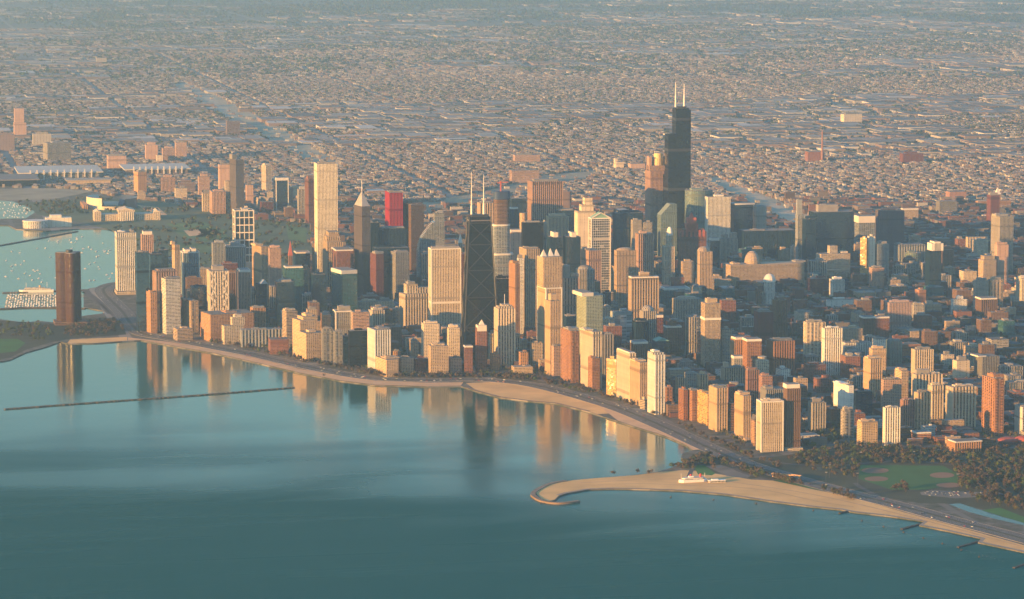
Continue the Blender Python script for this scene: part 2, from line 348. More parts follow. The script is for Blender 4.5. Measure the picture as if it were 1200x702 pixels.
def ground_mat():
    m, t, b = new_mat('city_ground'); L = t.links.new
    tc = node(t, 'ShaderNodeTexCoord'); sp = node(t, 'ShaderNodeSeparateXYZ'); L(tc.outputs['Object'], sp.inputs[0])
    def M(op, a, c=None):
        n = node(t, 'ShaderNodeMath', op=op)
        for i, v in enumerate((a, c)):
            if v is None: continue
            if isinstance(v, (int, float)): n.inputs[i].default_value = v
            else: L(v, n.inputs[i])
        return n.outputs[0]
    def noise(s, d=4):
        n = node(t, 'ShaderNodeTexNoise'); n.inputs['Scale'].default_value = s; n.inputs['Detail'].default_value = d; n.inputs['Roughness'].default_value = .65; L(tc.outputs['Object'], n.inputs['Vector']); return n.outputs['Fac']
    def ramp(f, stops):
        r = node(t, 'ShaderNodeValToRGB'); e = r.color_ramp.elements
        while len(e) < len(stops): e.new(.5)
        for i, (p, c) in enumerate(stops): e[i].position = p; e[i].color = (*c, 1)
        L(f, r.inputs[0]); return r.outputs[0]
    fine = ramp(noise(.035, 6), [(.30, (.03, .042, .026)), (.43, (.075, .078, .05)), (.55, (.15, .13, .105)), (.68, (.34, .29, .24))])
    big = ramp(noise(.0011, 5), [(.38, (.035, .045, .026)), (.52, (.085, .08, .06)), (.66, (.20, .17, .135))])
    mx = node(t, 'ShaderNodeMix', data_type='RGBA', i0=.38); L(fine, mx.inputs[6]); L(big, mx.inputs[7])
    st = M('MAXIMUM', M('LESS_THAN', M('FRACT', M('DIVIDE', sp.outputs[0], 124.)), .11), M('LESS_THAN', M('FRACT', M('DIVIDE', sp.outputs[1], 208.)), .075))
    av = M('MAXIMUM', M('LESS_THAN', M('FRACT', M('ADD', M('DIVIDE', sp.outputs[0], 744.), .02)), .04), M('LESS_THAN', M('FRACT', M('ADD', M('DIVIDE', sp.outputs[1], 832.), .02)), .04))
    m2 = node(t, 'ShaderNodeMix', data_type='RGBA'); L(M('MULTIPLY', st, .7), m2.inputs[0]); L(mx.outputs[2], m2.inputs[6]); m2.inputs[7].default_value = (.17, .155, .14, 1)
    m3 = node(t, 'ShaderNodeMix', data_type='RGBA'); L(M('MULTIPLY', av, .8), m3.inputs[0]); L(m2.outputs[2], m3.inputs[6]); m3.inputs[7].default_value = (.28, .25, .22, 1)
    L(m3.outputs[2], b.inputs['Base Color']); b.inputs['Roughness'].default_value = .95
    return m
GROUND = ground_mat()
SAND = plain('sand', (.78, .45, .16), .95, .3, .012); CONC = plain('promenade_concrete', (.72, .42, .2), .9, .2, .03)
LAWN = plain('lawn_grass', (.032, .125, .018), .95, .35, .012); PARKG = plain('park_ground', (.045, .05, .024), .95, .4, .02)
ASPH = plain('asphalt', (.105, .092, .082), .9, .25, .02); PAINT = plain('road_paint', (.7, .68, .6), .8); KERB = plain('kerb_concrete', (.30, .26, .22), .9)
DIRT = plain('infield_dirt', (.24, .13, .075), .95, .15, .03); LOT = plain('parking_surface', (.20, .17, .14), .95, .25, .03); STONE = plain('breakwater_stone', (.10, .085, .07), .95, .4, .06)
RAIL = plain('rail_yard_ballast', (.38, .31, .2), .95, .4, .009)

SHORE_A = [(-150, 240), (-90, 262), (10, 264), (19, 268.5), (50, 271), (93, 268), (130, 268), (137, 274), (137, 333), (104, 338), (98, 345), (98, 360), (120, 364), (122, 367), (98, 370), (66, 378), (45, 376), (30, 378), (0, 374), (-60, 373), (-105, 384), (-110, 402), (-70, 424), (-30, 429), (12, 421.5)]
SHORE_B = [(30, 413), (55, 406), (70, 400.5), (78, 402.3), (110, 402.3), (150, 399.5), (165, 398.8), (200, 405), (250, 414), (300, 425), (350, 437), (400, 446.5), (440, 451.5), (500, 453), (540, 452.5), (560, 459), (585, 465.5), (620, 470), (650, 472.5), (690, 482.5), (740, 499), (780, 511.5), (804, 522), (812, 528), (800, 531), (798, 536), (802, 541), (790, 547), (770, 553), (745, 556.5), (700, 560), (662, 563.5), (640, 569), (626, 577),
           (628, 581), (636, 586.5), (642, 588.5), (651, 586), (655, 581), (664, 578), (690, 573.5), (720, 572.5), (760, 573.5), (800, 575), (850, 579.5), (900, 587), (950, 593.5), (985, 597), (1000, 600), (1040, 604.5), (1085, 611), (1077, 615.5), (1110, 622), (1152, 631), (1146, 635.5), (1200, 647), (1300, 674), (1450, 730)]
shore_px = SHORE_A + SHORE_B
shore = pxpoly(shore_px)
e = gp(-160, 2)
land = shore + [(-3000, 9500), (-70000, 12000), (-70000, -90000), (e.x+4500, -90000), (e.x, e.y)]
LANDPX = shore_px + [(1450, -50), (-150, -50)]
BIG = 82000
me = bpy.data.meshes.new('lake'); me.from_pydata([(-BIG, -92000, 0), (BIG, -92000, 0), (BIG, BIG, 0), (-BIG, BIG, 0)], [], [(0, 1, 2, 3)]); me.materials.append(LAKE)
lake = bpy.data.objects.new('water', me); COL.objects.link(lake); lake['kind'] = 'structure'
sheet('ground', land, 2.0, GROUND, skirt=-.8)
Z1, Z2, Z3, Z4 = 2.12, 2.2, 2.3, 2.42
# promenade and beaches
prom_up = [(150, 395.5), (200, 401), (250, 409.5), (300, 420), (350, 432), (400, 441), (440, 446.5), (500, 448.5), (543, 448)]
prom_dn = [(540, 452), (500, 452.6), (440, 451), (400, 446), (350, 436.6), (300, 424.6), (250, 413.6), (200, 404.6), (165, 398.6), (150, 399)]
sheet('lakefront_path', pxpoly(prom_up+prom_dn), Z2, CONC)
sheet('beach', pxpoly([(82, 398), (110, 396.5), (149, 395), (149, 399.2), (110, 402), (79, 402)]), Z1, SAND)
sheet('beach', pxpoly([(546, 449), (580, 447.5), (615, 451), (650, 459), (672, 466), (700, 474), (722, 484), (700, 485.5), (690, 482.2), (650, 472.2), (620, 469.7), (585, 465.2), (560, 458.7)]), Z1, SAND)
sheet('lakefront_path', pxpoly([(655, 459.5), (700, 470), (745, 488), (790, 508.5), (817, 521), (819, 527), (812, 527.6), (804, 521.6), (780, 511), (740, 498.5), (724, 493), (700, 474)]), Z2, CONC)
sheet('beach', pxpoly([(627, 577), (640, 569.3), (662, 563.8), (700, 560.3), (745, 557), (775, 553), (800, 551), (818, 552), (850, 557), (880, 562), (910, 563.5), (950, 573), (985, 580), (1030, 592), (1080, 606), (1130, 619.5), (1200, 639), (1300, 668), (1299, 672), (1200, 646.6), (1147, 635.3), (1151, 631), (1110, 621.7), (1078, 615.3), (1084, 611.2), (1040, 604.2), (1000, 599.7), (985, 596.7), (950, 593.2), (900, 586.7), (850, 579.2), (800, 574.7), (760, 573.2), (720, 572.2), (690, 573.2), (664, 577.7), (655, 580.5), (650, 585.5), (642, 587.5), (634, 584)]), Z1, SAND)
wet = [(655, 580.5), (664, 577.7), (690, 573.2), (720, 572.2), (760, 573.2), (800, 574.7), (850, 579.2), (900, 586.7), (950, 593.2), (985, 596.7), (1000, 599.7), (1040, 604.2), (1084, 611.2), (1078, 615.3), (1110, 621.7), (1151, 631), (1147, 635.3), (1200, 646.6), (1300, 673.6)]
strip('wet_sand_ground', [Vector((q.x, q.y, 0)) for q in (gp(*w) for w in wet)], -2, 7, Z1+.05, plain('wet_sand', (.30, .16, .075), .45, .2, .03))
wet2 = [(545, 453.5), (560, 458.6), (585, 465.1), (620, 469.6), (650, 472.1), (690, 482.1)]
strip('wet_sand_ground', [Vector((q.x, q.y, 0)) for q in (gp(*w) for w in wet2)], -2, 6, Z1+.05, plain('wet_sand', (.30, .16, .075), .45, .2, .03))
for pl, hw in (([(680, 566), (760, 562), (830, 562), (880, 568), (960, 581), (1060, 604), (1200, 641)], 2.2), ([(850, 570), (900, 575), (960, 588), (1000, 594)], 1.6), ([(700, 568), (760, 567), (850, 571)], 1.4)):
    strip('beach_track', pxline(pl), -hw, hw, Z1+.06, plain('raked_sand', (.56, .31, .14), .95, .25, .05))
# concrete rim of the hook
L = pxline([(664, 563.6), (645, 567), (630, 574), (624.5, 579), (628, 583), (636, 587), (650, 589.3), (664, 589), (678, 587.2)])
strip('hook_pier', L, -4.5, 4.5, 3.2, plain('pier_concrete', (.26, .18, .13), .9, .3, .05), skirt=-1)
# parks
park_px = [(796, 548), (806, 538), (822, 528), (870, 541), (930, 532), (985, 520), (1040, 522), (1110, 528), (1160, 526), (1300, 522), (1300, 640), (1200, 606), (1120, 590), (1080, 590), (1010, 578), (950, 566), (905, 561), (880, 560.5), (850, 556), (818, 551)]
sheet('park_ground', pxpoly(park_px), Z1, PARKG)
ball_px = [(1008, 545), (1060, 545.5), (1105, 546), (1124, 556), (1122, 567), (1085, 574), (1045, 574), (1006, 561)]
sheet('lawn', pxpoly(ball_px), Z2, LAWN)
def px_ellipse(cx, cy, rx, ry, n=24):
    return pxpoly([(cx+rx*math.cos(2*math.pi*i/n), cy+ry*math.sin(2*math.pi*i/n)) for i in range(n)])
for cx, cy2, rx, ry in ((1025.5, 551.5, 16, 3.4), (1027, 561.3, 14, 2.9), (1104, 557, 14.5, 3.3), (1112, 568.6, 15, 2.9)):
    sheet('ball_field_ground', px_ellipse(cx, cy2, rx, ry), Z3, DIRT)
sheet('lawn', pxpoly([(812, 545), (826, 545.5), (838, 555), (834, 557.2), (818, 556)]), Z2, LAWN)
sheet('lawn', pxpoly([(906, 563.5), (935, 558), (960, 569), (990, 577), (985, 579), (945, 571.5)]), Z2, LAWN)
sheet('lawn', pxpoly([(1150, 598), (1172, 595), (1200, 606), (1250, 622), (1200, 613)]), Z3, LAWN)
sheet('parking_ground', pxpoly([(826, 546), (845, 545), (882, 556.5), (876, 560), (852, 558)]), Z2, LOT)
sheet('parking_ground', pxpoly([(1078, 577), (1092, 574.5), (1152, 577), (1156, 582), (1120, 584), (1080, 580)]), Z2, LOT)
sheet('lawn', pxpoly([(-60, 398), (20, 397), (30, 402), (18, 412), (-60, 420)]), Z1, LAWN)
sheet('park_ground', pxpoly([(-60, 374), (0, 376), (45, 378), (66, 380), (98, 373), (140, 372), (148, 392), (110, 395), (82, 397), (60, 401), (30, 410), (12, 419), (-30, 427), (-68, 422), (-106, 402), (-102, 386)]), Z1-.06, PARKG)
grant_px = [(100, 262), (136, 271), (138, 300), (160, 330), (270, 346), (330, 330), (372, 300), (362, 262), (290, 256), (230, 244), (190, 236), (120, 232), (60, 236), (20, 238), (46, 252)]
sheet('park_ground', pxpoly(grant_px), Z1, plain('south_park_ground', (.09, .115, .055), .95, .4, .006))
for p in ([(196, 262), (240, 260), (262, 275), (215, 280)], [(225, 268), (262, 268), (268, 280), (236, 284)], [(110, 246), (135, 243), (180, 250), (150, 256)], [(205, 284), (250, 286), (255, 296), (215, 297)], [(335, 262), (360, 268), (358, 285), (338, 280)]):
    sheet('lawn', pxpoly(p), Z2, plain('south_lawn', (.09, .16, .045), .95, .3, .01))
for p in ([(215, 270), (232, 269), (238, 275), (222, 277)], [(160, 240), (185, 243), (196, 252), (180, 252)]):
    sheet('plaza_ground', pxpoly(p), Z3, CONC)
HARB, *_ = water_mat('harbour_water', (.02, .03, .032))
LAGO, _, _lb, _ = water_mat('lagoon_water', (.02, .028, .022)); _lb.inputs['Specular IOR Level'].default_value = .2
sheet('harbour_water', pxpoly([(-80, 231), (15, 236), (34, 243), (41, 249), (30, 256), (-80, 258)]), Z2, HARB)
sheet('lagoon_water', pxpoly([(1112, 591), (1125, 590), (1150, 598), (1175, 606), (1200, 612.5), (1240, 625), (1240, 632), (1200, 616), (1165, 608), (1135, 600)]), Z2, LAGO)
# the shore highway: two carriageways, kerbed median, lane lines
LSD_PX = [(165, 329), (137, 332), (123, 337), (122, 343), (131, 353), (144, 366), (154, 380), (168, 391), (200, 397), (250, 406.5), (300, 416), (350, 427.5), (400, 437.5), (440, 443.5), (500, 445.5), (545, 444.5), (590, 446.5), (630, 452), (680, 464.5), (730, 480), (780, 501), (825, 522), (870, 541.5), (910, 554.5), (960, 568.5), (1010, 581.5), (1060, 594), (1120, 610.5), (1200, 631.5), (1330, 668)]
LSD = pxline(LSD_PX, Z3)
strip('highway_road', LSD, -24, -3, Z3, ASPH); strip('highway_road', LSD, 3, 24, Z3, ASPH)
strip('highway_median', LSD, -3, 3, Z3+.14, plain('median_grass', (.06, .06, .03)), skirt=2.0)
for s in (-1, 1):
    strip('highway_kerb', LSD, s*24.6-.5, s*24.6+.5, Z3+.14, KERB, skirt=2.0)
    for k in (7.2, 11.5, 15.8, 20): strip('lane_line', LSD, s*k-.12, s*k+.12, Z4, PAINT)
for pl, hw in (([(98, 340), (112, 350), (124, 360), (136, 372), (150, 388)], 7), ([(101, 346), (118, 358), (128, 368)], 5), ([(850, 536), (858, 544), (866, 552), (892, 560), (905, 562)], 5), ([(896, 540), (940, 545), (1000, 545)], 5), ([(1002, 566), (1010, 572), (1030, 582)], 5), ([(1005, 544), (1060, 540), (1140, 546), (1220, 544)], 6), ([(1165, 572), (1180, 582), (1210, 590)], 5), ([(806, 562), (810, 552), (816, 544), (826, 540)], 4)):
    strip('park_road', pxline(pl), -hw, hw, Z3+.03, ASPH)
# expressways, boulevards and rail yards running away over the plain
FAR = plain('far_road_concrete', (.44, .36, .25), .95, .2, .003)
for pl, hw in (([(430, 262), (385, 232), (330, 190), (285, 150), (220, 100), (120, 62), (20, 38)], 34), ([(905, 258), (870, 236), (838, 215), (810, 196)], 30), ([(1000, 300), (940, 262), (880, 228), (840, 205), (800, 190)], 30), ([(360, 185), (440, 182), (560, 183), (720, 188), (800, 195)], 26), ([(1200, 222), (1100, 219), (1000, 221), (960, 224)], 24), ([(-20, 84), (60, 86), (130, 86)], 40), ([(300, 96), (350, 108), (420, 118)], 40), ([(640, 8), (680, 30), (690, 34)], 30), ([(470, 238), (440, 226), (420, 206), (380, 196)], 22), ([(60, 40), (130, 90), (240, 140)], 30)):
    strip('far_road', pxline(pl), -hw, hw, Z3, FAR)
for p in ([(215, 96), (255, 112), (310, 140), (360, 168), (405, 196), (380, 200), (330, 172), (280, 146), (230, 118), (200, 100)], [(480, 240), (560, 226), (640, 205), (700, 200), (690, 210), (600, 228), (500, 250)], [(835, 206), (905, 232), (960, 258), (930, 262), (880, 240), (830, 214)], [(-20, 222), (60, 220), (110, 224), (60, 234), (-20, 236)]):
    sheet('rail_yard_ground', pxpoly(p), Z1, RAIL)
# ------------------------------------------------------------------ buildings
ROOFM = plain('roof_gravel', (.20, .185, .17), .95, .35, .05); MECH = plain('rooftop_plant', (.24, .22, .20), .85, .3, .1); PALE = plain('pale_trim', (.70, .64, .55), .8, .12, .05)
MASTM = plain('mast_white', (.78, .72, .66), .6); REDM = plain('red_and_lit_stone', (.42, .10, .055), .85, .25, .05); COPPER = plain('green_copper', (.20, .36, .27), .7, .2, .05); GILD = plain('gilded_stone', (.68, .48, .22), .6, .15, .1)  # red crown light is put into the red stone colour
SLATE = plain('slate_roof', (.10, .085, .08), .8, .25, .05); DARKM = plain('dark_metal', (.03, .03, .034), .5)
NOTCH = plain('notch_shade_paint', (.05, .035, .03), .9)  # dark colour on solid blocks stands in for the shade of notches
FOOT = []     # footprints of everything standing: (cx, cy, ux, uy, w/2, d/2)
def obb(cx, cy, th, w, d): return (cx, cy, math.cos(th), math.sin(th), w/2, d/2)
def obb_hit(a, b, pad=4.0):
    dx, dy = b[0]-a[0], b[1]-a[1]
    if dx*dx+dy*dy > (math.hypot(a[4], a[5])+math.hypot(b[4], b[5])+pad)**2: return False
    for (ux, uy) in ((a[2], a[3]), (-a[3], a[2]), (b[2], b[3]), (-b[3], b[2])):
        ra = a[4]*abs(a[2]*ux+a[3]*uy)+a[5]*abs(-a[3]*ux+a[2]*uy); rb = b[4]*abs(b[2]*ux+b[3]*uy)+b[5]*abs(-b[3]*ux+b[2]*uy)
        if abs(dx*ux+dy*uy) > ra+rb+pad: return False
    return True
RH = Vector((Rv0.x, Rv0.y, 0))
def footprint(s):
    xl, xc, xr, yb, rot, dep = s['xl'], s['xc'], s['xr'], s['yb'], R_(s['rot']), s['dep']
    nE = Vector((math.cos(rot), math.sin(rot), 0)); nN = Vector((-math.sin(rot), math.cos(rot), 0))
    P = gp((xl+xr)/2 if xc is None else xc, yb, 2.0)
    v = (Vector((P.x, P.y, 0))-Vector((CAM.x, CAM.y, 0))); dist = v.dot(Vector((Fv.x, Fv.y, 0)).normalized()); v.normalize()
    side = Vector((v.y, -v.x, 0))       # to the picture's right
    k = FPX/v.dot(Vector((Fv.x, Fv.y, 0)).normalized())/(P-CAM).dot(Fv)*1.0
    k = FPX/(P-CAM).dot(Fv)
    aN, aE = abs(nE.dot(side)), abs(nN.dot(side))
    if xc is None:
        d = dep or max(18, min(45, (xr-xl)/k*.9)); w = max(9, ((xr-xl)/k-d*aE)/aN)
        pxc = xl+d*aE*k
    else:
        w = max(8, (xr-xc)/k/aN); d = dep or max(12, min(75, (xc-xl)/k/max(.06, aE)))
        pxc = xc
    C = gp(pxc, yb, 2.0); C = Vector((C.x, C.y, 0))
    s.update(c=C-nE*w/2-nN*d/2, w=w, d=d, nE=nE, nN=nN, th=rot, k=k, corner=C)
    s['obb'] = obb(s['c'].x, s['c'].y, rot, w, d)
def local_x(s, px):
    """distance along the building's own axis (through its middle) that shows at px"""
    c = s['c']; a = proj((c.x, c.y, 50))[0]; q = c+s['nE']*10; b = proj((q.x, q.y, 50))[0]
    return (px-a)/(b-a)*10
def side_poly(w, d, r): return rect(w, d) if not r else ngon(24, w/2, d/2)

def build_tower(s):
    w, d, c, st, ex = s['w'], s['d'], s['c'], s['style'], s['ex']
    H = z_at(s['corner'].x, s['corner'].y, s['yt'])-2.0
    s['H'] = H
    rnd = random.Random(int(s['xl']*31+s['yt']*17+s['yb']))
    name, cat = (('skyscraper', 'skyscraper') if H > 165 else ('high_rise', 'high-rise') if H > 45 else ('city_block', 'building'))
    if 'hotel' in s['label'] and H < 90: name, cat = 'hotel', 'hotel'
    if 'factory' in s['label'] or 'power plant' in s['label']: name, cat = 'factory', 'factory'
    t = thing(name, (c.x, c.y, 2.0), s['label'], cat, None, s['th'])
    m = fac(st); bay = m['bay']; wn_, pt = st.split('.'); rnd_ = 'O' in ex
    mb = MB()
    if pt[0] == 'v' and not rnd_ and min(w, d) > 9 and bay >= 4:
        P, U = ribbed(w, d, bay, .9 if bay < 6 else 1.8); mb.prism(P, -1.5, H, U)
    elif rnd_:
        mb.prism(ngon(24, w/2, d/2), -1.5, H)
    else:
        # long sides snapped to whole bays so windows end cleanly at the corners
        nw, nd = max(1, round(w/bay)), max(1, round(d/bay)); mb.prism(rect(w, d), -1.5, H, [0, nw*bay, (nw+nd)*bay, (2*nw+nd)*bay, 2*(nw+nd)*bay])
    mb.make('wall', m, t)
    tops = [H]
    def top_of(yt): return max(1.0, z_at(c.x+s['nN'].x*d*.3, c.y+s['nN'].y*d*.3, yt)-2.0)
    if not any(e[0] in 'GDCYN' for e in ex):
        r = MB(); r.prism([(x*.95, y*.95) for x, y in side_poly(w, d, rnd_)], H, H+.45); r.make('roof', ROOFM, t)
    has_p = False
    for e in ex:
        K, body = e[0], e[1:]
        if K in 'OFZV' or K == 'd': continue
        a = [float(q) for q in body.split('-')] if K != 'B' else [float(body)]
        if K in 'PTWGDCSRLYN':
            xa, xb, yy = a; xa2, xb2 = local_x(s, xa), local_x(s, xb); lx = (xa2+xb2)/2; lw = max(2.5, abs(xa2-xb2)); z1 = top_of(yy)
            if z1 < tops[-1] - 400: continue
        if K == 'P':
            has_p = True; z1 = max(z1, H+2.5); b2 = MB(); b2.box(lx, 0, H+.45, z1, lw, max(5, d*.5)); b2.box(lx+lw*.18, -d*.06, z1, z1+1.6, lw*.3, d*.22)
            o = b2.make('penthouse', fac(wn_+'.p') if rnd.random() < .6 else MECH, t)
        elif K == 'W':
            has_p = True; z1 = max(z1, H+2); b2 = MB(); b2.box(lx, 0, H-.6, z1, min(lw, w)*1.02+.8, d*1.0+1.6, bottom=True); b2.make('cornice_top', PALE, t)
            b3 = MB(); b3.prism(rect(min(lw, w)*.9, d*.88, lx), z1, z1+.4); b3.make('roof_deck', ROOFM, t)
        elif K == 'T':
            has_p = True; z1 = max(z1, H+3); b2 = MB(); dd = d*.78*min(1, (lw/w)*.6+.5); b2.box(lx, 0, H+.4, z1, lw, dd); b2.make('upper_tier', m, t)
            b3 = MB(); b3.prism(rect(lw*.9, dd*.9, lx), z1, z1+.4); b3.make('tier_roof', ROOFM, t); tops.append(z1)
        elif K == 'L':
            b2 = MB(); b2.box(lx, d*.1, -1.5, min(z1, H*.6), max(lw, w*1.05), d*1.35); b2.make('podium', fac('cream.h') if wn_ in ('white', 'cream', 'brown') else m, t)
        elif K == 'G':
            b2 = MB(); g = z1; lw = min(lw, w); dd = d; x0, x1 = lx-lw/2, lx+lw/2
            b2.face([(x0, dd/2, H), (lx, dd/2, g), (x1, dd/2, H)][::-1]); b2.face([(x0, -dd/2, H), (lx, -dd/2, g), (x1, -dd/2, H)])
            b2.face([(x0, dd/2, H), (x0, -dd/2, H), (lx, -dd/2, g), (lx, dd/2, g)]); b2.face([(x1, -dd/2, H), (x1, dd/2, H), (lx, dd/2, g), (lx, -dd/2, g)])
            b2.make('gable_roof', COPPER if 'copper' in s['label'] else (PALE if 'glass' in wn_ or wn_ == 'white' else SLATE), t)
        elif K == 'N':      # top cut on a slant, high on the inland side
            b2 = MB(); q = [(w/2, H), (-w*.1, z1), (-w/2+1, z1), (-w/2, z1-3), (-w/2, H)]; f_ = [(x, d/2, zz) for x, zz in q]; k_ = [(x, -d/2, zz) for x, zz in q]
            b2.face(f_, [(p_[0], p_[2]) for p_ in f_]); b2.face(k_[::-1], [(p_[0], p_[2]) for p_ in k_[::-1]])
            for i in range(4): b2.face([f_[i+1], f_[i], k_[i], k_[i+1]], None)
            b2.make('slanted_top', m, t)
        elif K == 'Y':
            b2 = MB(); x0, x1 = -w/2, w/2; g = z1
            for sy in (1, -1):
                yy2 = sy*d/2; b2.face([(x0, yy2, H), (0, yy2, g), (x1, yy2, H)][::(-1 if sy > 0 else 1)])
            b2.face([(x0, d/2, H), (x0, -d/2, H), (0, -d/2, g), (0, d/2, g)]); b2.face([(x1, -d/2, H), (x1, d/2, H), (0, d/2, g), (0, -d/2, g)])
            b2.make('gable_roof', COPPER, t)
            b3 = MB(); b3.beam((x0, d/2+.6, H+.5), (0, d/2+.6, g), 1.2); b3.beam((0, d/2+.6, g), (x1, d/2+.6, H+.5), 1.2); b3.make('pediment_edge', PALE, t)
        elif K == 'D':
            b2 = MB(); base = max(H+.3, tops[-1]); dome_mb(b2, lw/2, min(d/2*.95, lw*.8), base, max(3, z1-base), lx); b2.make('dome', m if wn_ in ('conc', 'tan') else PALE, t, smooth=True)
        elif K == 'C':
            z1 = max(z1, H+3); b2 = MB(); b2.prism(ngon(16, lw/2, lw/2, lx), H+.3, z1); b2.make('drum', GILD if 'gild' in s['label'] else m, t); tops.append(z1); has_p = True
        elif K == 'S':
            base = max(H, min(tops[-1], z1-4)); b2 = MB(); q = rect(lw, min(lw, d), lx); b2.prism(q, base, z1, top=[(lx+(x-lx)*.04, y*.04) for x, y in q]); b2.make('spire', PALE if 'white' in s['label'] or 'gilded' in s['label'] or 'golden' in s['label'] else (REDM if 'red' in s['label'] else SLATE), t)
        elif K == 'R':
            b2 = MB(); z1 = max(z1, H+3); b2.box(lx, 0, H, z1, lw, min(lw, d)*.9); o = b2.make('temple', REDM, t); tops.append(z1)
            b3 = MB()
            for i in range(6): b3.box(-w/2+w*(i+.5)/6, d/2+.5, H-14, H+5, w/12, 2.2)
            for i in range(4): b3.box(w/2+.5, -d/2+d*(i+.5)/4, H-14, H+5, 2.2, d/10)
            if not any(ch.name.startswith('crown_pier') for ch in t.children): b3.make('crown_pier', REDM, t)
        elif K == 'A':
            px_, yy = a; lx = local_x(s, px_); b2 = MB(); z1 = top_of(yy); r0 = .9 if 'chimney' not in s['label'] else 6
            zb = -1 if 'chimney' in s['label'] else H
            b2.prism(ngon(8, r0, r0, lx, d*.1 if zb > 0 else d*.5+9), zb, z1, top=ngon(8, r0*.5, r0*.5, lx, d*.1 if zb > 0 else d*.5+9)); b2.make('chimney' if 'chimney' in s['label'] else 'mast', MASTM if zb > 0 else plain('chimney_brick', (.24, .12, .09), .9), t)
        elif K == 'B':
            zz = z_at(s['corner'].x, s['corner'].y, a[0])-2; b2 = MB(); b2.prism(rect(w+2.4, d+2.4), zz-2.6, zz+2.6, bottom=True); b2.make('mechanical_band', PALE, t)
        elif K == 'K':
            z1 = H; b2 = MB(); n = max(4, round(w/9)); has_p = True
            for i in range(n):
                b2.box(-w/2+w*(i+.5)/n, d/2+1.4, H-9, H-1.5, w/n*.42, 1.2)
            b2.make('notch_shade_block', NOTCH, t)
            b3 = MB(); b3.box(0, 0, H+.4, H+5, w*.8, d*.5); b3.make('penthouse', MECH, t)
    if 'F' in ex:
        b2 = MB(); r0 = 1.5
        for sx in (-1, 1):
            for sy in (-1, 1): b2.box(sx*w/2, sy*d/2, -1, H+1.2, 2*r0, 2*r0)
        for sy in (-1, 1): b2.box(0, sy*d/2, H-1.8, H+1.1, w-2*r0, 2*r0-.4, bottom=True)
        for sx in (-1, 1): b2.box(sx*w/2, 0, H-1.8, H+1.1, 2*r0-.4, d-2*r0, bottom=True)
        b2.make('corner_frame', PALE, t)
    if 'Z' in ex:
        b2 = MB(); n = 5
        for off, ww in ((-w*.32, w*.3), (w*.32, w*.3)):
            for i in range(n):
                a0, a1 = H*i/n, H*(i+1)/n; sg = 1 if i % 2 else -1
                b2.beam((off-sg*ww/2, d/2+.5, a0), (off+sg*ww/2, d/2+.5, a1), 1.3, up=(0, 1, 0)); b2.beam((off+sg*ww/2, d/2+.5, a0), (off-sg*ww/2, d/2+.5, a1), 1.3, up=(0, 1, 0))
        b2.make('zigzag_brace', PALE, t)
    if pt[0] == 'b':    # stacks of balcony slabs with upstands
        for sx in ([-1, 1] if w < 30 else [-1, 0, 1]):
            b2 = MB(); n = int(H/3.1)
            for i in range(1, n): b2.box(sx*w*.3, d/2+.9, i*3.1-.5, i*3.1+.55, w*.17, 1.7, bottom=True)
            b2.make('balcony_stack', fac(st) if False else plain('balcony_'+wn_, tuple(min(.8, q*1.25) for q in WALL[wn_][0]), .85), t)
        b2 = MB(); n = int(H/3.1)
        for i in range(1, n): b2.box(w/2+.9, 0, i*3.1-.5, i*3.1+.55, 1.7, d*.5, bottom=True)
        b2.make('balcony_stack', plain('balcony_'+wn_, tuple(min(.8, q*1.25) for q in WALL[wn_][0]), .85), t)
    # small rooftop plant on the nearer roofs
    if s['yb'] > 300 and 'R' not in ''.join(e[0] for e in ex):
        if not has_p and not any(e[0] in 'GDYN' for e in ex):
            b2 = MB(); b2.box(rnd.uniform(-.15, .15)*w, 0, H+.45, H+rnd.uniform(3.5, 6), w*rnd.uniform(.25, .45), d*.4); b2.make('lift_house', fac(wn_+'.p'), t)
        if w > 20 and not any(e[0] in 'GDYTWSN' for e in ex):
            b2 = MB()
            for _ in range(4):
                q = rnd.uniform(1.2, 2.6); b2.box(rnd.uniform(-.42, .42)*w, rnd.choice((-1, 1))*d*rnd.uniform(.29, .4), H+.45, H+.45+rnd.uniform(1, 2.4), q, q)
            b2.make('air_handler', MECH, t)
    rf = next((c_ for c_ in t.children if c_.name.split('.')[0] == 'roof'), None)
    if rf:
        for c_ in list(t.children):
            if c_.name.split('.')[0] in ('penthouse', 'lift_house', 'air_handler'): c_.parent = rf
    return t
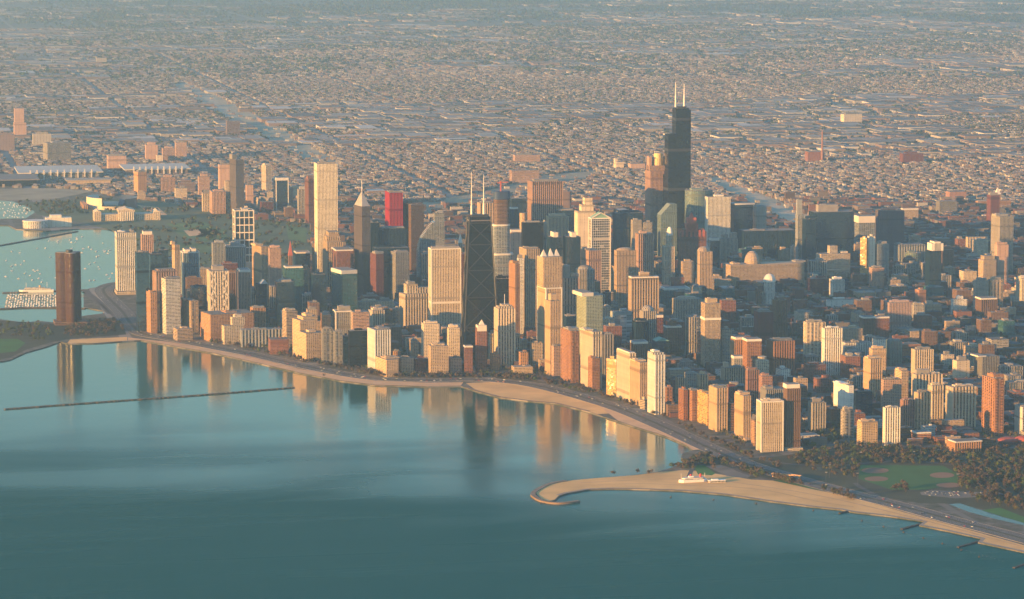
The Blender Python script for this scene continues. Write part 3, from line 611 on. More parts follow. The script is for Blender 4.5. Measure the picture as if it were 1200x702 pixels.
TOWERS = """
136 138 160 273 345 0 white.v5|P139-147-271 P153-157-270 L135-161-340|white ribbed apartment slab standing alone where the highway bends beside the harbour
166 - 180 275 333 0 pink.v5|W168-178-271|slim pink tower with a pale crown behind the white slab by the harbour
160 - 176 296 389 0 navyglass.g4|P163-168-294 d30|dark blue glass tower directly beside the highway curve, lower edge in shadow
176 - 191 298 384 0 navyglass.g4|P179-188-296 d30|dark blue glass tower attached behind the one at the highway curve
186 - 198 293 362 0 navyglass.h||dark flat topped block peeking out behind the dark blue glass pair
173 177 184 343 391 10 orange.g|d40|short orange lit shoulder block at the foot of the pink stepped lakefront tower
178 184 207 318 390 10 pink.v6|T184-204-316|pink stepped lakefront tower behind the pale banded glass slab
190 195 212 327 392 10 white.h|P194-210-325|pale slab with white floor bands in front of the pink stepped lakefront tower
199 206 211 287 366 25 gold.v4|P201-205-283 d22|very slim gold lit tower with a small bright cap
191 - 198 308 362 0 white.g|G191-198-306|small white tower with an arched gable top beside the slim gold tower
213 - 234 296 358 0 blueglass.v5|W216-222-292 W224-229-291 F|blue glass tower with white corner frames and a ragged white crown
231 - 249 316 349 0 tan.g|P234-246-314|low tan and brown block behind the navy cube
223 - 245 337 386 0 navyglass.g3|P227-240-335|plain navy glass cube between the tan zigzag tower and the pale banded slab
244 247 268 318 392 0 cream.v6|P249-262-312 Z|tan tower whose face carries crossed zigzag braces
267 - 278 320 376 0 brown.v4|P269-276-317|narrow brown ribbed slab joined behind the zigzag braced tower
277 280 294 319 377 0 pink.v4|W280-292-316|brown ribbed tower with a cream top, second from the zigzag braced tower
249 - 264 285 345 0 greyglass.v4|P252-262-282|grey glass tower with comb like roof, standing behind the maroon block
264 - 288 289 343 0 greyglass.v6|P270-281-284 F|wide grey glass tower with white verticals and stepped penthouse
274 - 298 247 334 0 frameglass.g11|F|tall dark glass tower in a white giant grid frame
260 - 279 309 350 0 maroon.h||low dark maroon block in front of the grey glass towers
294 307 315 289 352 35 gold.v4|P297-306-286|bright yellow gold tower with vertical stripes and a shadowed flank
315 - 330 291 361 0 pink.g4|P317-328-288|plain pink slab beside the bright yellow gold tower
300 - 313 333 372 10 navyglass.g4|G305-313-328|dark glass tower with an orange facet and pointed gable top
323 - 345 331 387 0 navyglass.g3|P327-341-328|dark flat glass slab in front of the teal tower with a white roof slab
332 - 356 314 377 0 tealglass.g4|W334-354-312 d30|teal glass tower with a white roof slab
320 - 333 323 351 0 white.g||pale low tower between the pink slab and the teal glass tower
344 - 364 297 342 0 navyglass.h|W346-362-295|dark block with a thin pale roof behind the teal tower
355 - 363 314 346 0 tan.g|P356-361-311|narrow tan tower squeezed beside the teal tower with the white roof slab
365 - 383 322 384 0 navyglass.g4|P368-380-320|dark teal glass block under the tan castle like towers
338 - 343 300 344 0 brown.g|S338-343-282|brown church like tower with a tall red spire
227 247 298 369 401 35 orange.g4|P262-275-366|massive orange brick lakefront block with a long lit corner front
294 297 311 361 394 5 orange.v4|P296-309-359|taller orange brick wing at the inland end of the massive brick block
260 263 286 382 404 10 cream.g|T271-286-372 P274-283-369|cream lakefront building with a raised square centre, before the brick block
282 - 331 387 407 0 greyglass.v8|P295-312-385 d30|long low dark lakefront building with ribs and a teal glass end
211 224 233 353 391 15 tan.b|P213-216-350|tan balconied block standing between the banded slab and the orange brick block
203 208 226 386 400 10 tan.h||low tan terrace building on the shore road under the balconied block
368 373 396 192 345 0 ivory.v4|P374-393-190 d57|immense plain ivory white slab tower, tallest of the skyline's east end
365 - 379 285 336 0 brown.v4|O|dark brown rounded tower at the foot of the immense ivory slab
379 384 402 284 346 0 tan.v5|T382-398-277 T384-396-272|tan castle like tower with stepped crown just before the ivory slab
387 395 415 294 352 0 brick.v3|W390-413-292|red brown finely ribbed tower below the tan castle like tower
389 401 419 321 382 12 tealglass.g4|W392-415-316|green teal glass tower with a white flat cap
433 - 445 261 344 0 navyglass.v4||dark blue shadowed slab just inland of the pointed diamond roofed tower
444 - 476 268 350 0 navyglass.v4|P447-473-266 d40|broad navy block with bright specks along its roof below the red tower
436 - 480 291 353 0 navyglass.g4|P440-470-289 d40|broad dark navy block one level lower than the speckled navy block
451 457 472 226 322 0 red.v4|P455-469-224|bright red office tower
472 482 497 240 322 15 brown.v3|P475-493-238|plain dark brown tower beside the bright red tower
434 441 450 298 356 15 maroon.g4|P438-448-295|brown tower with a red lit flank before the navy blocks
458 464 480 296 356 10 grey.g5|P463-477-294|grey tower with a square window grid before the navy blocks
508 - 521 250 326 0 greyglass.h|P511-519-248 d22|thin pale glass slab rising behind the sail shaped glass tower
506 - 511 283 322 0 orange.g|S506-511-271 d10|tiny orange steeple tower in front of the sail shaped glass tower
494 - 504 298 352 0 pink.v5|P496-502-295|pink narrow tower tucked behind the wide ribbed slab with the pale band
503 506 540 292 392 0 cream.v4|P506-538-289 B355 F|wide tan finely ribbed slab with a pale mechanical band below its middle
537 - 542 285 340 0 tan.v4|S537-542-273 d14|slim stone tower with gilded tip peeking beside the black tapering tower
538 - 545 298 385 0 maroon.v4|d30|narrow dark red slab wedged between the ribbed slab and the black tapering tower
469 475 503 345 388 8 cream.v7|T475-488-333 T488-502-337 P477-485-330|cluster of stepped cream ribbed shafts beside the wide ribbed slab
391 - 412 365 405 0 grey.g5|P396-410-359 F|grey green apartment block with a cream frame and stepped penthouse
412 - 433 366 406 0 pink.h|d25|pink block with fine horizontal lines joined to the grey green framed block
433 437 450 364 397 10 cream.v6|P436-447-361|cream block with a dark glass centre bay, third along from the gold corner block
449 - 460 362 396 0 brown.g4||brown window grid block between the cream block and the rounded block
459 - 469 362 394 0 conc.h|O|rounded grey end tower beside the brown window grid block
419 - 462 354 378 0 cream.g4|P424-440-351 P446-456-350 d30|long cream hospital like row with several roof boxes
376 379 388 369 404 0 orange.g|P379-386-366|small orange lit block behind the gold corner block
359 - 372 363 402 0 tan.g|P362-370-360|tan block with shaded face peeking above the gold corner block
331 336 349 365 408 10 tan.h|P333-345-362|plain tan slab with shaded side at the end of the long low dark building
343 352 371 376 420 12 gold.g5|T352-369-371 P356-364-368|yellow stepped rear half of the gold corner block on the shore road
350 359 379 391 424 12 gold.g5||yellow square front half of the gold corner block on the shore road
377 - 391 386 428 0 grey.b|P379-389-384|grey balconied slab with jagged edges beside the gold corner block
391 - 402 389 429 0 grey.b|P393-400-387|grey balconied slab with jagged edges beside the black glass slab
402 - 410 394 426 0 navyglass.h||dark recess tower between the jagged grey slab and the black glass slab
408 - 432 388 431 0 blackglass.g3|d24|black glass lakefront slab
432 440 457 387 440 8 white.v6|P441-455-385|white lakefront tower with bold dark vertical stripes
440 453 467 422 442 20 gold.g4|P449-465-420|low golden lakefront block at the foot of the white striped tower
467 - 485 420 438 0 tan.g4||low tan range between the golden lakefront block and the maroon range
484 - 503 421 438 0 maroon.g4|d25|low maroon range beside the square tan apartment block
502 505 526 406 440 0 tan.g4|P506-520-403|square tan apartment block with fine window grid at the bend of the shore
494 497 515 380 432 0 cream.g4|P497-512-377|tall cream apartment block right behind the square tan apartment block
523 526 539 385 432 0 cream.g4|P526-536-381|cream apartment tower with shaded side, inland of the low pink block
525 - 541 420 438 0 pink.g4||low pink block with lit windows by the oak lined shore road
543 - 554 407 438 0 brick.g4|W544-553-405|slim dark red apartment tower with a pale top storey
544 - 557 387 424 0 greyglass.v4|P546-555-385|pale grey glass block behind the slim dark red apartment tower
480 483 491 400 424 0 tan.g|P483-488-398|small tan tower with shadowed side amid low roofs
460 - 470 412 424 0 orange.g|P462-467-410|little orange cube building behind the low golden block
440 - 471 384 408 0 brown.g4|P449-462-381 P464-469-384|ornate brown block inland of the white striped tower
557 559 571 388 436 0 brick.g4|T558-570-384 W559-569-381 S560-569-375|red brick tower topped by a white cupola
580 584 603 362 433 0 cream.v6|T583-600-359 T587-597-357 A591-345|stepped stone tower with vertical piers and a thin roof mast
573 - 580 391 428 0 cream.v5|P575-579-388|cream setback wing on the lake side of the stepped stone tower
602 - 609 394 428 0 cream.v5|P603-608-391|cream setback wing on the inland side of the stepped stone tower
574 576 586 415 434 0 orange.g4||orange end pavilion of the beachfront hotel nearest the brick cupola tower
585 - 609 411 432 0 tan.g4|P590-604-408|shaded centre block of the beachfront hotel between its orange pavilions
608 610 619 413 435 0 orange.g4||orange end pavilion of the beachfront hotel beside the dark street gap
597 604 609 309 402 20 orange.v4|P599-607-306|orange lit slim tower at the shoulder of the tall bay window tower
606 - 614 303 397 0 white.g|P607-612-299|small white shoulder tower attached to the tall bay window tower
609 617 632 292 396 12 tan.v5|P611-629-290|tall tan bay window tower with a white lit edge inland of the black tapering tower
656 661 678 326 396 5 pink.v7|P660-667-311 P668-677-321|pink tower with glass bay and jumbled roof boxes beside the four spired tower
655 - 666 312 384 0 tan.h|P657-664-310|tan tower head rising behind the pink tower with glass bay
675 - 696 316 380 0 conc.v4|D677-694-311|grey tower with a rounded dark top
660 - 677 371 408 0 navyglass.h|P663-674-369|dark blue flat block at the foot of the pink glass bay tower
675 687 706 347 430 25 greenstone.g4|W676-689-342|grey green gridded tower with a wide cream lit flank
693 - 703 330 372 0 navyglass.v4||small plain navy tower over the roof of the cream flanked green tower
681 690 704 294 366 20 pink.v5|P684-689-291 A688-286|pink tower with gold front half and a small roof mast
720 723 745 294 366 0 tan.v4|D722-743-290|wide brown grey tower with softly rounded pink crown
710 - 720 318 354 0 gold.v5|P711-718-316|small bright gold glass tower beside the rounded pink crown tower
706 - 716 343 372 0 navyglass.h||small dark tower below the bright gold glass tower
657 669 679 388 449 25 orangebrick.b|P663-676-385|orange brick balconied tower with near black side at the beach bend
679 695 704 389 456 35 cream.v6|P682-692-386|tall pale cream lakefront tower seen broadside, next after the orange brick balconied one
698 - 706 392 446 0 grey.v4|P700-705-390|narrow grey stair slab behind the tall pale cream tower
706 - 718 392 446 0 grey.v6|P708-716-390 d22|grey slab with dark bays behind the tall pale cream tower
689 694 703 420 459 25 orangebrick.g4|P691-697-418|short dark orange brick building at the foot of the pale cream tower
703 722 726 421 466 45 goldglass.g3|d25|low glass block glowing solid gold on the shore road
723 738 744 414 473 40 cream.v6|W724-743-412|cream lakefront tower with a projecting white roof edge next to the glowing gold block
738 750 758 425 476 35 gold.v4|P741-754-422|golden brown ribbed tower joined to the cream tower with the projecting roof edge
760 768 778 416 486 30 white.v6|T762-775-413 P764-771-411|free standing white tower with one dark vertical slot on the shore road
750 - 761 469 480 20 tan.h||small low tan house block squeezed before the free standing white tower
738 - 759 403 446 0 brown.v4|W738-759-400|dark brown ribbed block under a white roof slab
731 - 740 404 440 0 brick.g|P733-738-402|narrow red brick block beside the white roofed brown block
778 - 788 454 478 0 orangebrick.b||short red balconied block behind the free standing white tower
792 795 802 443 470 0 tan.v4|P794-800-441|short tan ribbed tower behind the dark red brick shore blocks
817 820 829 439 466 0 gold.v5|P820-826-436|short cream gold tower with a dark centre slot
792 801 806 457 493 30 darkorange.g4|d30|dark red brick shore block with plain walls
805 811 818 458 495 30 orangebrick.g4|P808-816-456|dark red brick shore block with a glowing orange flank
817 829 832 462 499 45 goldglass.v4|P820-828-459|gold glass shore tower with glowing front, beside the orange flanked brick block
831 840 852 455 506 25 gold.v5|P834-849-452|golden ribbed shore tower with one glowing recess
851 854 864 454 500 0 maroon.g4|P853-861-451|dark brown tower behind the golden ribbed shore tower
851 - 858 473 505 10 orangebrick.h|d18|narrow orange brick slip building beside the golden ribbed shore tower
861 871 879 464 516 25 gold.v4|P864-876-460 L866-880-512|golden ribbed shore tower with a low front wing
880 884 888 493 523 30 orange.g4|G880-888-486|slim steep gabled orange building between gold tower and white grid slab
887 892 917 471 530 0 cream.v4|P892-913-468 F|white gridded slab with broad face beside the brown ribbed tower
918 922 937 455 528 0 brown.v4|W919-935-450 L917-938-524|tall brown ribbed tower with a pale crown at the park edge
891 - 919 457 508 0 grey.v4|P895-904-453|dark ribbed block behind the white gridded slab
872 876 889 434 476 10 pinkbrick.v5|P875-886-431|pink brick tower with notched top behind the gabled orange building
889 - 905 441 482 0 pinkbrick.g4|P892-900-438|shorter dark pink brick tower beside the notched pink brick tower
947 952 967 472 508 0 conc.v5|P951-961-467|pale grey apartment tower with rounded penthouse by the park trees
821 826 844 356 432 0 tan.v3|P827-839-350 B374|tall freestanding tan slab with a lighter edge and white penthouse
843 - 857 386 430 0 conc.g4||grey lower block attached to the tall freestanding tan slab
856 861 872 398 440 10 orange.v5|W859-871-395|orange cream ribbed tower with white roof rims near the tall tan slab
870 - 892 400 442 0 orangebrick.g4|W871-891-397|broad orange brick tower with a white roof rim
899 907 930 400 440 15 orangebrick.v6|P903-926-397|brick tower with deep dark vertical slots
891 - 899 406 430 0 brick.g||small red tower stub between two orange brick towers
885 888 901 423 452 0 cream.g4|C888-898-418|cream tower with a drum shaped penthouse
845 849 870 431 455 0 tan.v5|P848-853-425 P860-868-429|tan block with a blank white stair shaft on its roof
857 - 870 420 446 0 conc.g|W857-870-417|block with a green copper roof patch behind the tan block
909 915 926 433 450 20 white.g||small white box building with a bright flank
941 945 967 378 428 0 cream.b|P945-962-375|cream ornate apartment tower with balcony columns, taller of the pair
963 966 986 385 440 0 white.v5|P967-982-383|white striped apartment tower, shorter partner of the cream ornate one
986 - 1020 402 420 0 white.v4|P998-1005-399 d30|wide pale office block with fine verticals behind the white striped tower
990 - 1012 413 428 0 grey.v4|P995-1005-411|low grey annex before the wide pale office block
1022 - 1038 398 434 0 white.g|P1025-1035-396|white tower crowning the yellow and gold cluster
1018 1022 1038 409 444 0 gold.g4|P1022-1034-406|yellow banded tower in the middle of the yellow and gold cluster
1012 1020 1033 421 466 20 gold.v5|P1015-1029-418|tall gold ribbed tower at the front of the yellow and gold cluster
1038 - 1056 400 432 0 greenglass.v4|P1042-1053-398|pale green glass slab beside the yellow and gold cluster
942 948 968 428 448 10 brick.g|T948-958-425 P956-964-426|red brick cluster of stepped low blocks before the white striped tower
976 994 1000 452 498 40 white.p|P980-990-450|blank white slab with smooth wall
1000 - 1022 459 490 0 navyglass.h|d30|low dark glass hall beside the blank white slab
883 - 906 366 404 0 maroon.p|P888-900-363|plain maroon slab in the low river district
905 - 922 352 400 0 brown.v4|P908-918-350|dull brown tower attached to the plain maroon slab
1068 1072 1093 410 444 0 cream.v5|P1073-1089-407|cream ribbed tower alone among low brick streets
1116 1121 1136 423 446 5 cream.p|P1122-1131-418|cream chamfered tower with blank walls
1142 1151 1170 418 446 15 grey.v4|W1142-1151-416|grey ribbed slab with a blank white end wall
1032 1035 1056 445 484 0 pink.g4|P1036-1053-443|wide pink window grid slab
1048 1056 1064 435 474 25 gold.g4|P1051-1061-432|gold tower behind the wide pink window grid slab
1069 1073 1103 439 480 0 cream.v7|P1073-1088-433 P1091-1100-437|twin cream and brown towers joined, with raised roof boxes
1088 1092 1104 452 496 5 cream.v6|P1091-1100-449|narrower cream tower with dark bays, before the twin towers
1072 1075 1089 460 506 5 gold.v6|P1075-1086-457|gold cream tower with brown window columns nearest the park before the twin towers
1109 1116 1142 454 502 10 cream.v7|P1117-1138-451|broad tower alternating cream piers with grey glass
1150 1165 1176 444 511 40 orangebrick.b|P1160-1172-439|orange brown balcony grid tower with white edge lines, alone by the park
1035 1037 1054 478 523 0 white.v5|P1038-1051-476|bright white tower with black vertical stripes at the park edge
1004 1010 1028 495 523 10 gold.g5|P1007-1024-492|short golden grid block at the park edge
1055 1058 1071 469 508 0 pinkbrick.v5|P1058-1068-467|reddish ribbed tower beside the bright white striped tower
1190 - 1214 477 509 0 white.v6|P1194-1208-475|cream tower cut by the frame beyond the orange brown balcony tower
985 989 1001 481 514 10 conc.b|P988-998-477|drab grey tower between park trees and the short golden grid block
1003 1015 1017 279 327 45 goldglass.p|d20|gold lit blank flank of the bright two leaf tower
1016 - 1025 277 326 0 ivory.p|d20|cream leaf of the bright two leaf tower
1024 1028 1041 286 326 0 greyglass.v4|P1028-1038-283|grey green tower behind the bright two leaf tower
1018 1022 1036 314 338 0 pink.g4|P1022-1032-312|pink block at the foot of the bright two leaf tower
1048 - 1083 287 312 0 greyglass.v8|P1050-1056-285|glass block with a gateway shaped void
1058 - 1082 297 314 0 greenglass.h|O|low rounded glass drum before the gateway shaped block
1084 1089 1102 294 347 0 navyglass.v4|W1089-1102-285 W1092-1099-283|dark glass tower with brick flank and white crown
1101 - 1117 293 318 0 brown.v4|P1104-1114-289|dull brown tower behind the white crowned dark tower
1146 1152 1167 305 338 5 tan.g4|T1151-1162-300|tan brick tower with a dark red stepped top
1165 1168 1181 287 338 0 pink.p|P1167-1179-284|smooth pink slab with a bright cream edge
1161 1171 1186 254 320 25 conc.v4|P1164-1178-251|tall pale slab with gold edge far up the inland boulevard
1140 1143 1158 329 366 0 conc.g4|P1144-1155-326|tan grey tower, one of two behind the brown striped block
1157 1160 1175 328 366 0 tan.b|P1161-1172-325|tan balconied tower, inland one of two behind the brown striped block
1143 - 1168 351 372 0 brown.v5|W1143-1168-349|short brown block with white stripes
1190 - 1214 327 364 0 cream.g4|P1194-1208-324|cream tower at the frame edge above the low brick streets
1114 1117 1133 351 370 0 white.g4|P1121-1128-347|low white block with stepped roof among brick streets
1072 1077 1085 340 358 15 orangebrick.p||little orange brick slab at the foot of the white crowned dark tower
1038 1042 1067 355 390 0 pinkglass.v4|P1042-1064-352 d35|broad pink framed glass block with fine verticals
1066 - 1083 358 376 0 conc.g|P1070-1079-355|pale low tower joined behind the pink framed glass block
1007 - 1025 373 396 0 brown.g4|W1008-1024-371|dark brown warehouse block with pale roof
1024 1026 1042 373 397 0 brick.g4|W1025-1041-371|red brick warehouse block beside the dark brown warehouse
1156 - 1171 229 262 0 maroon.p|P1159-1168-226|far brownish pink tower before the gold church
1097 1101 1121 236 251 0 grey.v4||far ribbed slab alone on the western plain
1056 1058 1076 246 259 0 tan.g|W1056-1076-244|far tan block with pale roof beyond the navy river blocks
1132 1134 1157 278 294 0 cream.v5||cream ribbed low slab on the inland plain
956 962 996 298 326 5 cream.h|T971-980-288 P984-992-295 L953-990-315|stepped cream block with a pink roof tower inland of the long beige market building
945 - 972 327 345 0 maroon.g4|d40|dull maroon factory block beneath the stepped cream block
972 976 989 328 349 0 white.v4|P976-986-325|cream slim tower beside the dull maroon factory block
968 971 1003 352 362 0 white.p||long low white shed with blank walls
893 - 910 331 360 0 white.v4|D894-909-321 O|white glass tower with a rounded bullet top
885 - 893 338 360 0 brown.g|d14|thin brown tower beside the white bullet topped tower
756 762 785 201 296 0 pinkgranite.v4|T759-783-194 C764-777-186 C766-776-180 P759-762-184 P778-781-184|tall pink granite tower with a gilded drum crown
770 - 793 252 306 0 greenglass.h|N770-793-239|green grey glass tower with a slanting cut top
799 806 838 224 303 0 greenglass.h|O|wide curved green glass tower behind the red lit tower
826 - 855 231 308 0 white.v4|d30|white ribbed office slab beside the curved green glass tower
855 - 882 240 300 0 navyglass.h|W855-886-238|dark navy block under a thin overhanging roof
882 - 898 242 296 0 conc.p||plain pale slab beside the thin roofed navy block
795 797 827 272 326 0 brick.v4|T798-824-268 R803-817-262 R805-815-255 S807-813-249|tower with red lit stone crown and small temple on top
776 - 790 289 334 0 cream.v4|C780-788-276 D781-788-266|cream tower with a round turret and dome on top
745 748 765 274 334 0 pink.v6|P749-757-271 S751-755-266|pink tower split by a dark slot with a small spire
816 - 834 295 349 0 tan.v4|D817-832-289|tan tower with rounded shoulders in front of the red lit crown tower
739 - 752 258 316 0 conc.g4||grey stepped tower, lake side half, behind the split pink tower
752 - 764 261 316 0 conc.g4||grey stepped tower, inland half, behind the split pink tower
718 - 753 250 316 0 navyglass.v4|P725-748-247 d40|broad plain dark blue block behind the green gabled tower
690 693 715 256 357 0 whiteframe.g6|Y690-715-249 F|white gridded tower with a green gabled roof
673 677 698 248 336 0 cream.p|T680-694-240 T684-693-232|cream tower stepping up to a tapered head
619 624 659 213 306 0 brownrib.v6|K619-659-210|broad brown tower with bold piers and a row of dark roof notches
647 - 669 225 300 0 mauve.p|P650-664-223|plain mauve grey slab against the broad brown notched tower
651 - 674 247 308 0 navyglass.h|P654-670-245|dark blue block between notched brown tower and cream tapered tower
640 643 666 254 320 0 tan.v4|P643-662-251|tan grey shaft before the broad brown notched tower
611 613 637 261 347 0 blackglass.v3|P615-632-259|black box tower with fine verticals behind the tall bay window tower
641 - 660 278 350 0 navyglass.v4|W647-652-272|dark blue ribbed tower with one white roof box, lake side twin
660 - 680 278 350 0 navyglass.v4|W668-673-272|dark blue ribbed tower with one white roof box, inland twin
635 - 641 261 345 0 conc.p|d25|thin pale slab edge beside the black box tower
596 - 611 272 330 0 pink.p|W597-610-269|plain pink block with a pale roof beside the half built tower
597 - 607 245 310 0 navyglass.v4|W597-607-243|dark blue tower with one white edge behind the plain pink block
608 - 619 250 300 0 gold.v4|O|small gold rounded tower behind the black box tower
597 - 617 233 292 0 navyglass.h|d40|flat topped dark blue tower behind the half built round cornered one
560 - 577 238 300 0 tan.v7|P563-574-236|tan and dark striped tower behind the black tapering tower's masts
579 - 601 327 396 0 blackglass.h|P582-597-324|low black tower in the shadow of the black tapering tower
737 740 771 326 398 0 tan.v7|P749-760-319 W738-770-324|broad tan tower with six bold bay window columns
750 - 768 365 410 0 conc.v5|D752-766-358|domed cream tower before the six bay tower
774 - 808 340 362 0 tealglass.h|W774-808-337 d45|wide low dark teal block with a pale roof slab
788 792 822 351 398 0 conc.v4|P794-815-348|wide grey brown ribbed block inland of the six bay tower
777 780 798 384 418 0 brown.g4|P785-792-376 W778-798-382|brown block with a lit cream edge and small roof hut
805 - 820 378 416 0 navyglass.h|W805-820-374 d25|dark glass block capped by a thick white band
716 720 741 366 404 10 whiteglass.p|d30|smooth milky white glass block
741 - 760 377 412 0 navyglass.v5|P744-757-374|dark twin shafted block in front of the milky white glass block
768 - 777 372 404 0 maroon.g|W769-776-369|maroon tower with a pale blue cap
764 - 785 400 422 0 navyglass.g|G764-785-396|dark block with a green copper roof
796 799 813 424 440 0 grey.g|P799-808-421|squat grey flat with shaded front
802 - 818 438 458 0 conc.g|P806-814-436|dull grey block behind the short cream gold tower
842 845 864 280 316 0 conc.v4|T846-852-275 T856-863-273|old grey white tower with jagged roof beside the long beige market building
832 - 843 282 318 0 navyglass.h|W831-843-279|dark block with a white overhanging top beside the jagged roof tower
865 - 933 271 308 0 navyglass.v5|P880-895-269 d60|very wide dark navy riverside block
863 866 897 268 296 5 cream.g|T869-886-258 T871-884-246|cream opera like block with a square tower and sloping shoulders
932 - 942 252 318 0 greyglass.v4|P933-939-234|slender glass shaft with a tall mast like top
940 - 955 257 320 0 navyglass.v4|P944-952-254|dark glass tower partnered with the slender shaft
926 - 934 289 318 0 conc.g||low shoulder block at the foot of the slender glass shaft
947 - 1000 249 313 0 navyglass.h|P957-980-240 d50|giant dark navy block with faint bright window dashes
1001 - 1026 261 298 0 greyglass.h|W1001-1026-253 d45|grey block ringed by a bright cream top storey
1025 - 1059 247 306 0 mauvedark.p|P1030-1050-245 d45|giant dull violet block beside the bright ringed grey block
270 277 286 187 252 30 granite.v4|P271-276-181|very tall slim dark grey tower with a lit flank at the south park edge
264 - 270 212 250 0 cream.v4|d16|narrow cream shaft beside the very tall slim tower
237 - 247 226 250 0 cream.v5|P239-245-223|cream end of the paired low towers south of the park
246 249 264 225 251 0 pink.v5|P250-261-223|pink ribbed half of the paired low towers south of the park
256 - 271 193 238 0 pink.p|P259-268-191|plain pink slab behind the very tall slim tower
307 312 318 194 226 20 cream.v4|P309-316-192|cream lit tower alone beyond the ivory slab's lake side
321 324 338 211 250 0 navyglass.g4|W321-338-208 F|dark tower with a white outline frame south of the park
334 - 344 220 248 0 pink.g||dim pink tower against the white outlined dark tower
349 - 359 222 258 0 conc.v5|P351-357-219|pale grey tower near the ivory slab
358 362 369 210 262 20 brick.v4|P360-366-207|reddish tower right beside the ivory slab
288 - 297 217 240 0 pink.p|S290-295-212|pink tapering tower inland of the very tall slim tower
305 - 320 237 252 0 maroon.v5||low maroon block south of the park
232 - 246 207 232 0 pink.g|P235-243-204|faded pink tower amid the southern cluster
188 - 205 208 227 0 pink.v5|P191-201-205|faded ribbed block nearest the stadium
208 - 229 214 227 0 mauve.g|P212-224-211|broad faded block between stadium and southern cluster
157 162 172 202 228 15 orange.p|P161-170-200|salmon coloured tower above the museum
124 127 148 183 204 0 pink.p|P127-144-181|wide salmon hotel slab beside the convention halls
170 - 185 170 190 0 pink.p|P173-182-167|hazy pink slab, largest of the four beyond the convention halls
183 - 191 182 192 0 cream.p||hazy cream stub among four slabs beyond the convention halls
190 - 205 174 192 0 pink.v5|P193-202-172|hazy ribbed slab among four beyond the convention halls
205 - 219 167 186 0 pink.g|P208-216-165|hazy slab most inland of four beyond the convention halls
13 17 31 144 162 0 pink.p|T17-28-127|hazy stepped orange tower on the southern lakefront
-2 - 17 158 177 0 mauve.p|P2-14-156|hazy block cut by the frame under the stepped orange tower
38 - 60 157 172 0 conc.p|P42-56-155|hazy grey slab beside the stepped orange tower
51 56 83 168 190 25 conc.v5|P60-74-166|long hazy slab with white roof boxes on the southern lakefront
265 - 281 142 159 0 mauve.v5||solitary hazy slab on the southern plain
113 - 125 68 75 0 conc.p||solitary pale block far out in the haze
601 - 633 182 192 0 pink.g4|P606-622-180|long hazy pink slab beyond the railway yards
943 - 966 178 191 0 brick.p|A961-153|hazy brick power plant with one tall chimney
985 989 1010 134 146 10 cream.p|P990-1004-132|bright cream warehouse far out on the western plain
1054 - 1082 180 192 0 maroon.p|P1060-1074-178|hazy maroon hospital block far out on the western plain
597 - 632 200 215 0 pink.h||flat faded block behind the dark blue flat topped tower
719 722 731 190 199 0 cream.p|P720-723-186|small bright cream mill with a raised corner
736 - 756 192 200 0 pink.p||faded pink shed inland of the bright cream mill
1143 1146 1184 236 248 5 orange.g|T1166-1172-228 S1166-1172-220|golden church like school with a pointed tower
1108 - 1132 225 236 0 pinkbrick.p||faded pink mills before the golden church like school
630 640 658 338 428 12 gold.v4|T633-655-301 S634-640-293 S642-648-292 S649-655-293 F|golden stone skyscraper with four pointed lanterns on its crown
639 645 657 353 441 28 gold.v4|P644-651-345|gold faceted tower at the beach corner before the four lantern skyscraper
646 649 660 406 442 28 pink.g4|P648-657-404|lower pink patterned shoulder of the faceted corner tower
851 856 943 311 337 5 tan.g4|P857-865-307 P930-942-307 D873-890-294 d60|very long beige market building with a low dome over its roof
416 425 434 242 352 40 granite.v4|V|tower with a pale sloping diamond roof and needle spire
1113 1119 1149 519 531 30 orange.v5|W1113-1149-517 d34|low orange and cream museum block at the park edge with a long flat roof
1068 - 1091 508 520 0 orangebrick.h|W1068-1091-506 d30|low orange brick house block with a grey roof by the park trees
1096 - 1121 505 517 0 maroon.h|P1100-1114-500 d40|low maroon complex with a white upper roof at the park edge
"""
specs = []
for ln_ in TOWERS.strip().split('\n'):
    a, ex, lab = ln_.split('|'); f = a.split(); ex = ex.split()
    dep = next((float(e[1:]) for e in ex if e[0] == 'd'), None)
    rot_ = float(f[5])
    if rot_ > 8 and f[1] != '-':
        e_, n_ = float(f[1])-float(f[0]), float(f[2])-float(f[1])
        rot_ = min(rot_, 45) if e_ > 4*n_ else (7 if float(f[0]) > 600 else min(rot_, 12))
    specs.append(dict(xl=float(f[0]), xc=None if f[1] == '-' else float(f[1]), xr=float(f[2]), yt=float(f[3]), yb=float(f[4]), rot=rot_+.001, style=f[6], ex=[e for e in ex if e[0] != 'd'], dep=dep, label=lab, fixed=False))
# ------------------------------------------------------------------ landmarks with shapes of their own
LAM = {}
def place(px, yb): P = gp(px, yb, 2.0); return P, FPX/(P-CAM).dot(Fv)
def ht(P, py): return z_at(P.x, P.y, py)-2.0

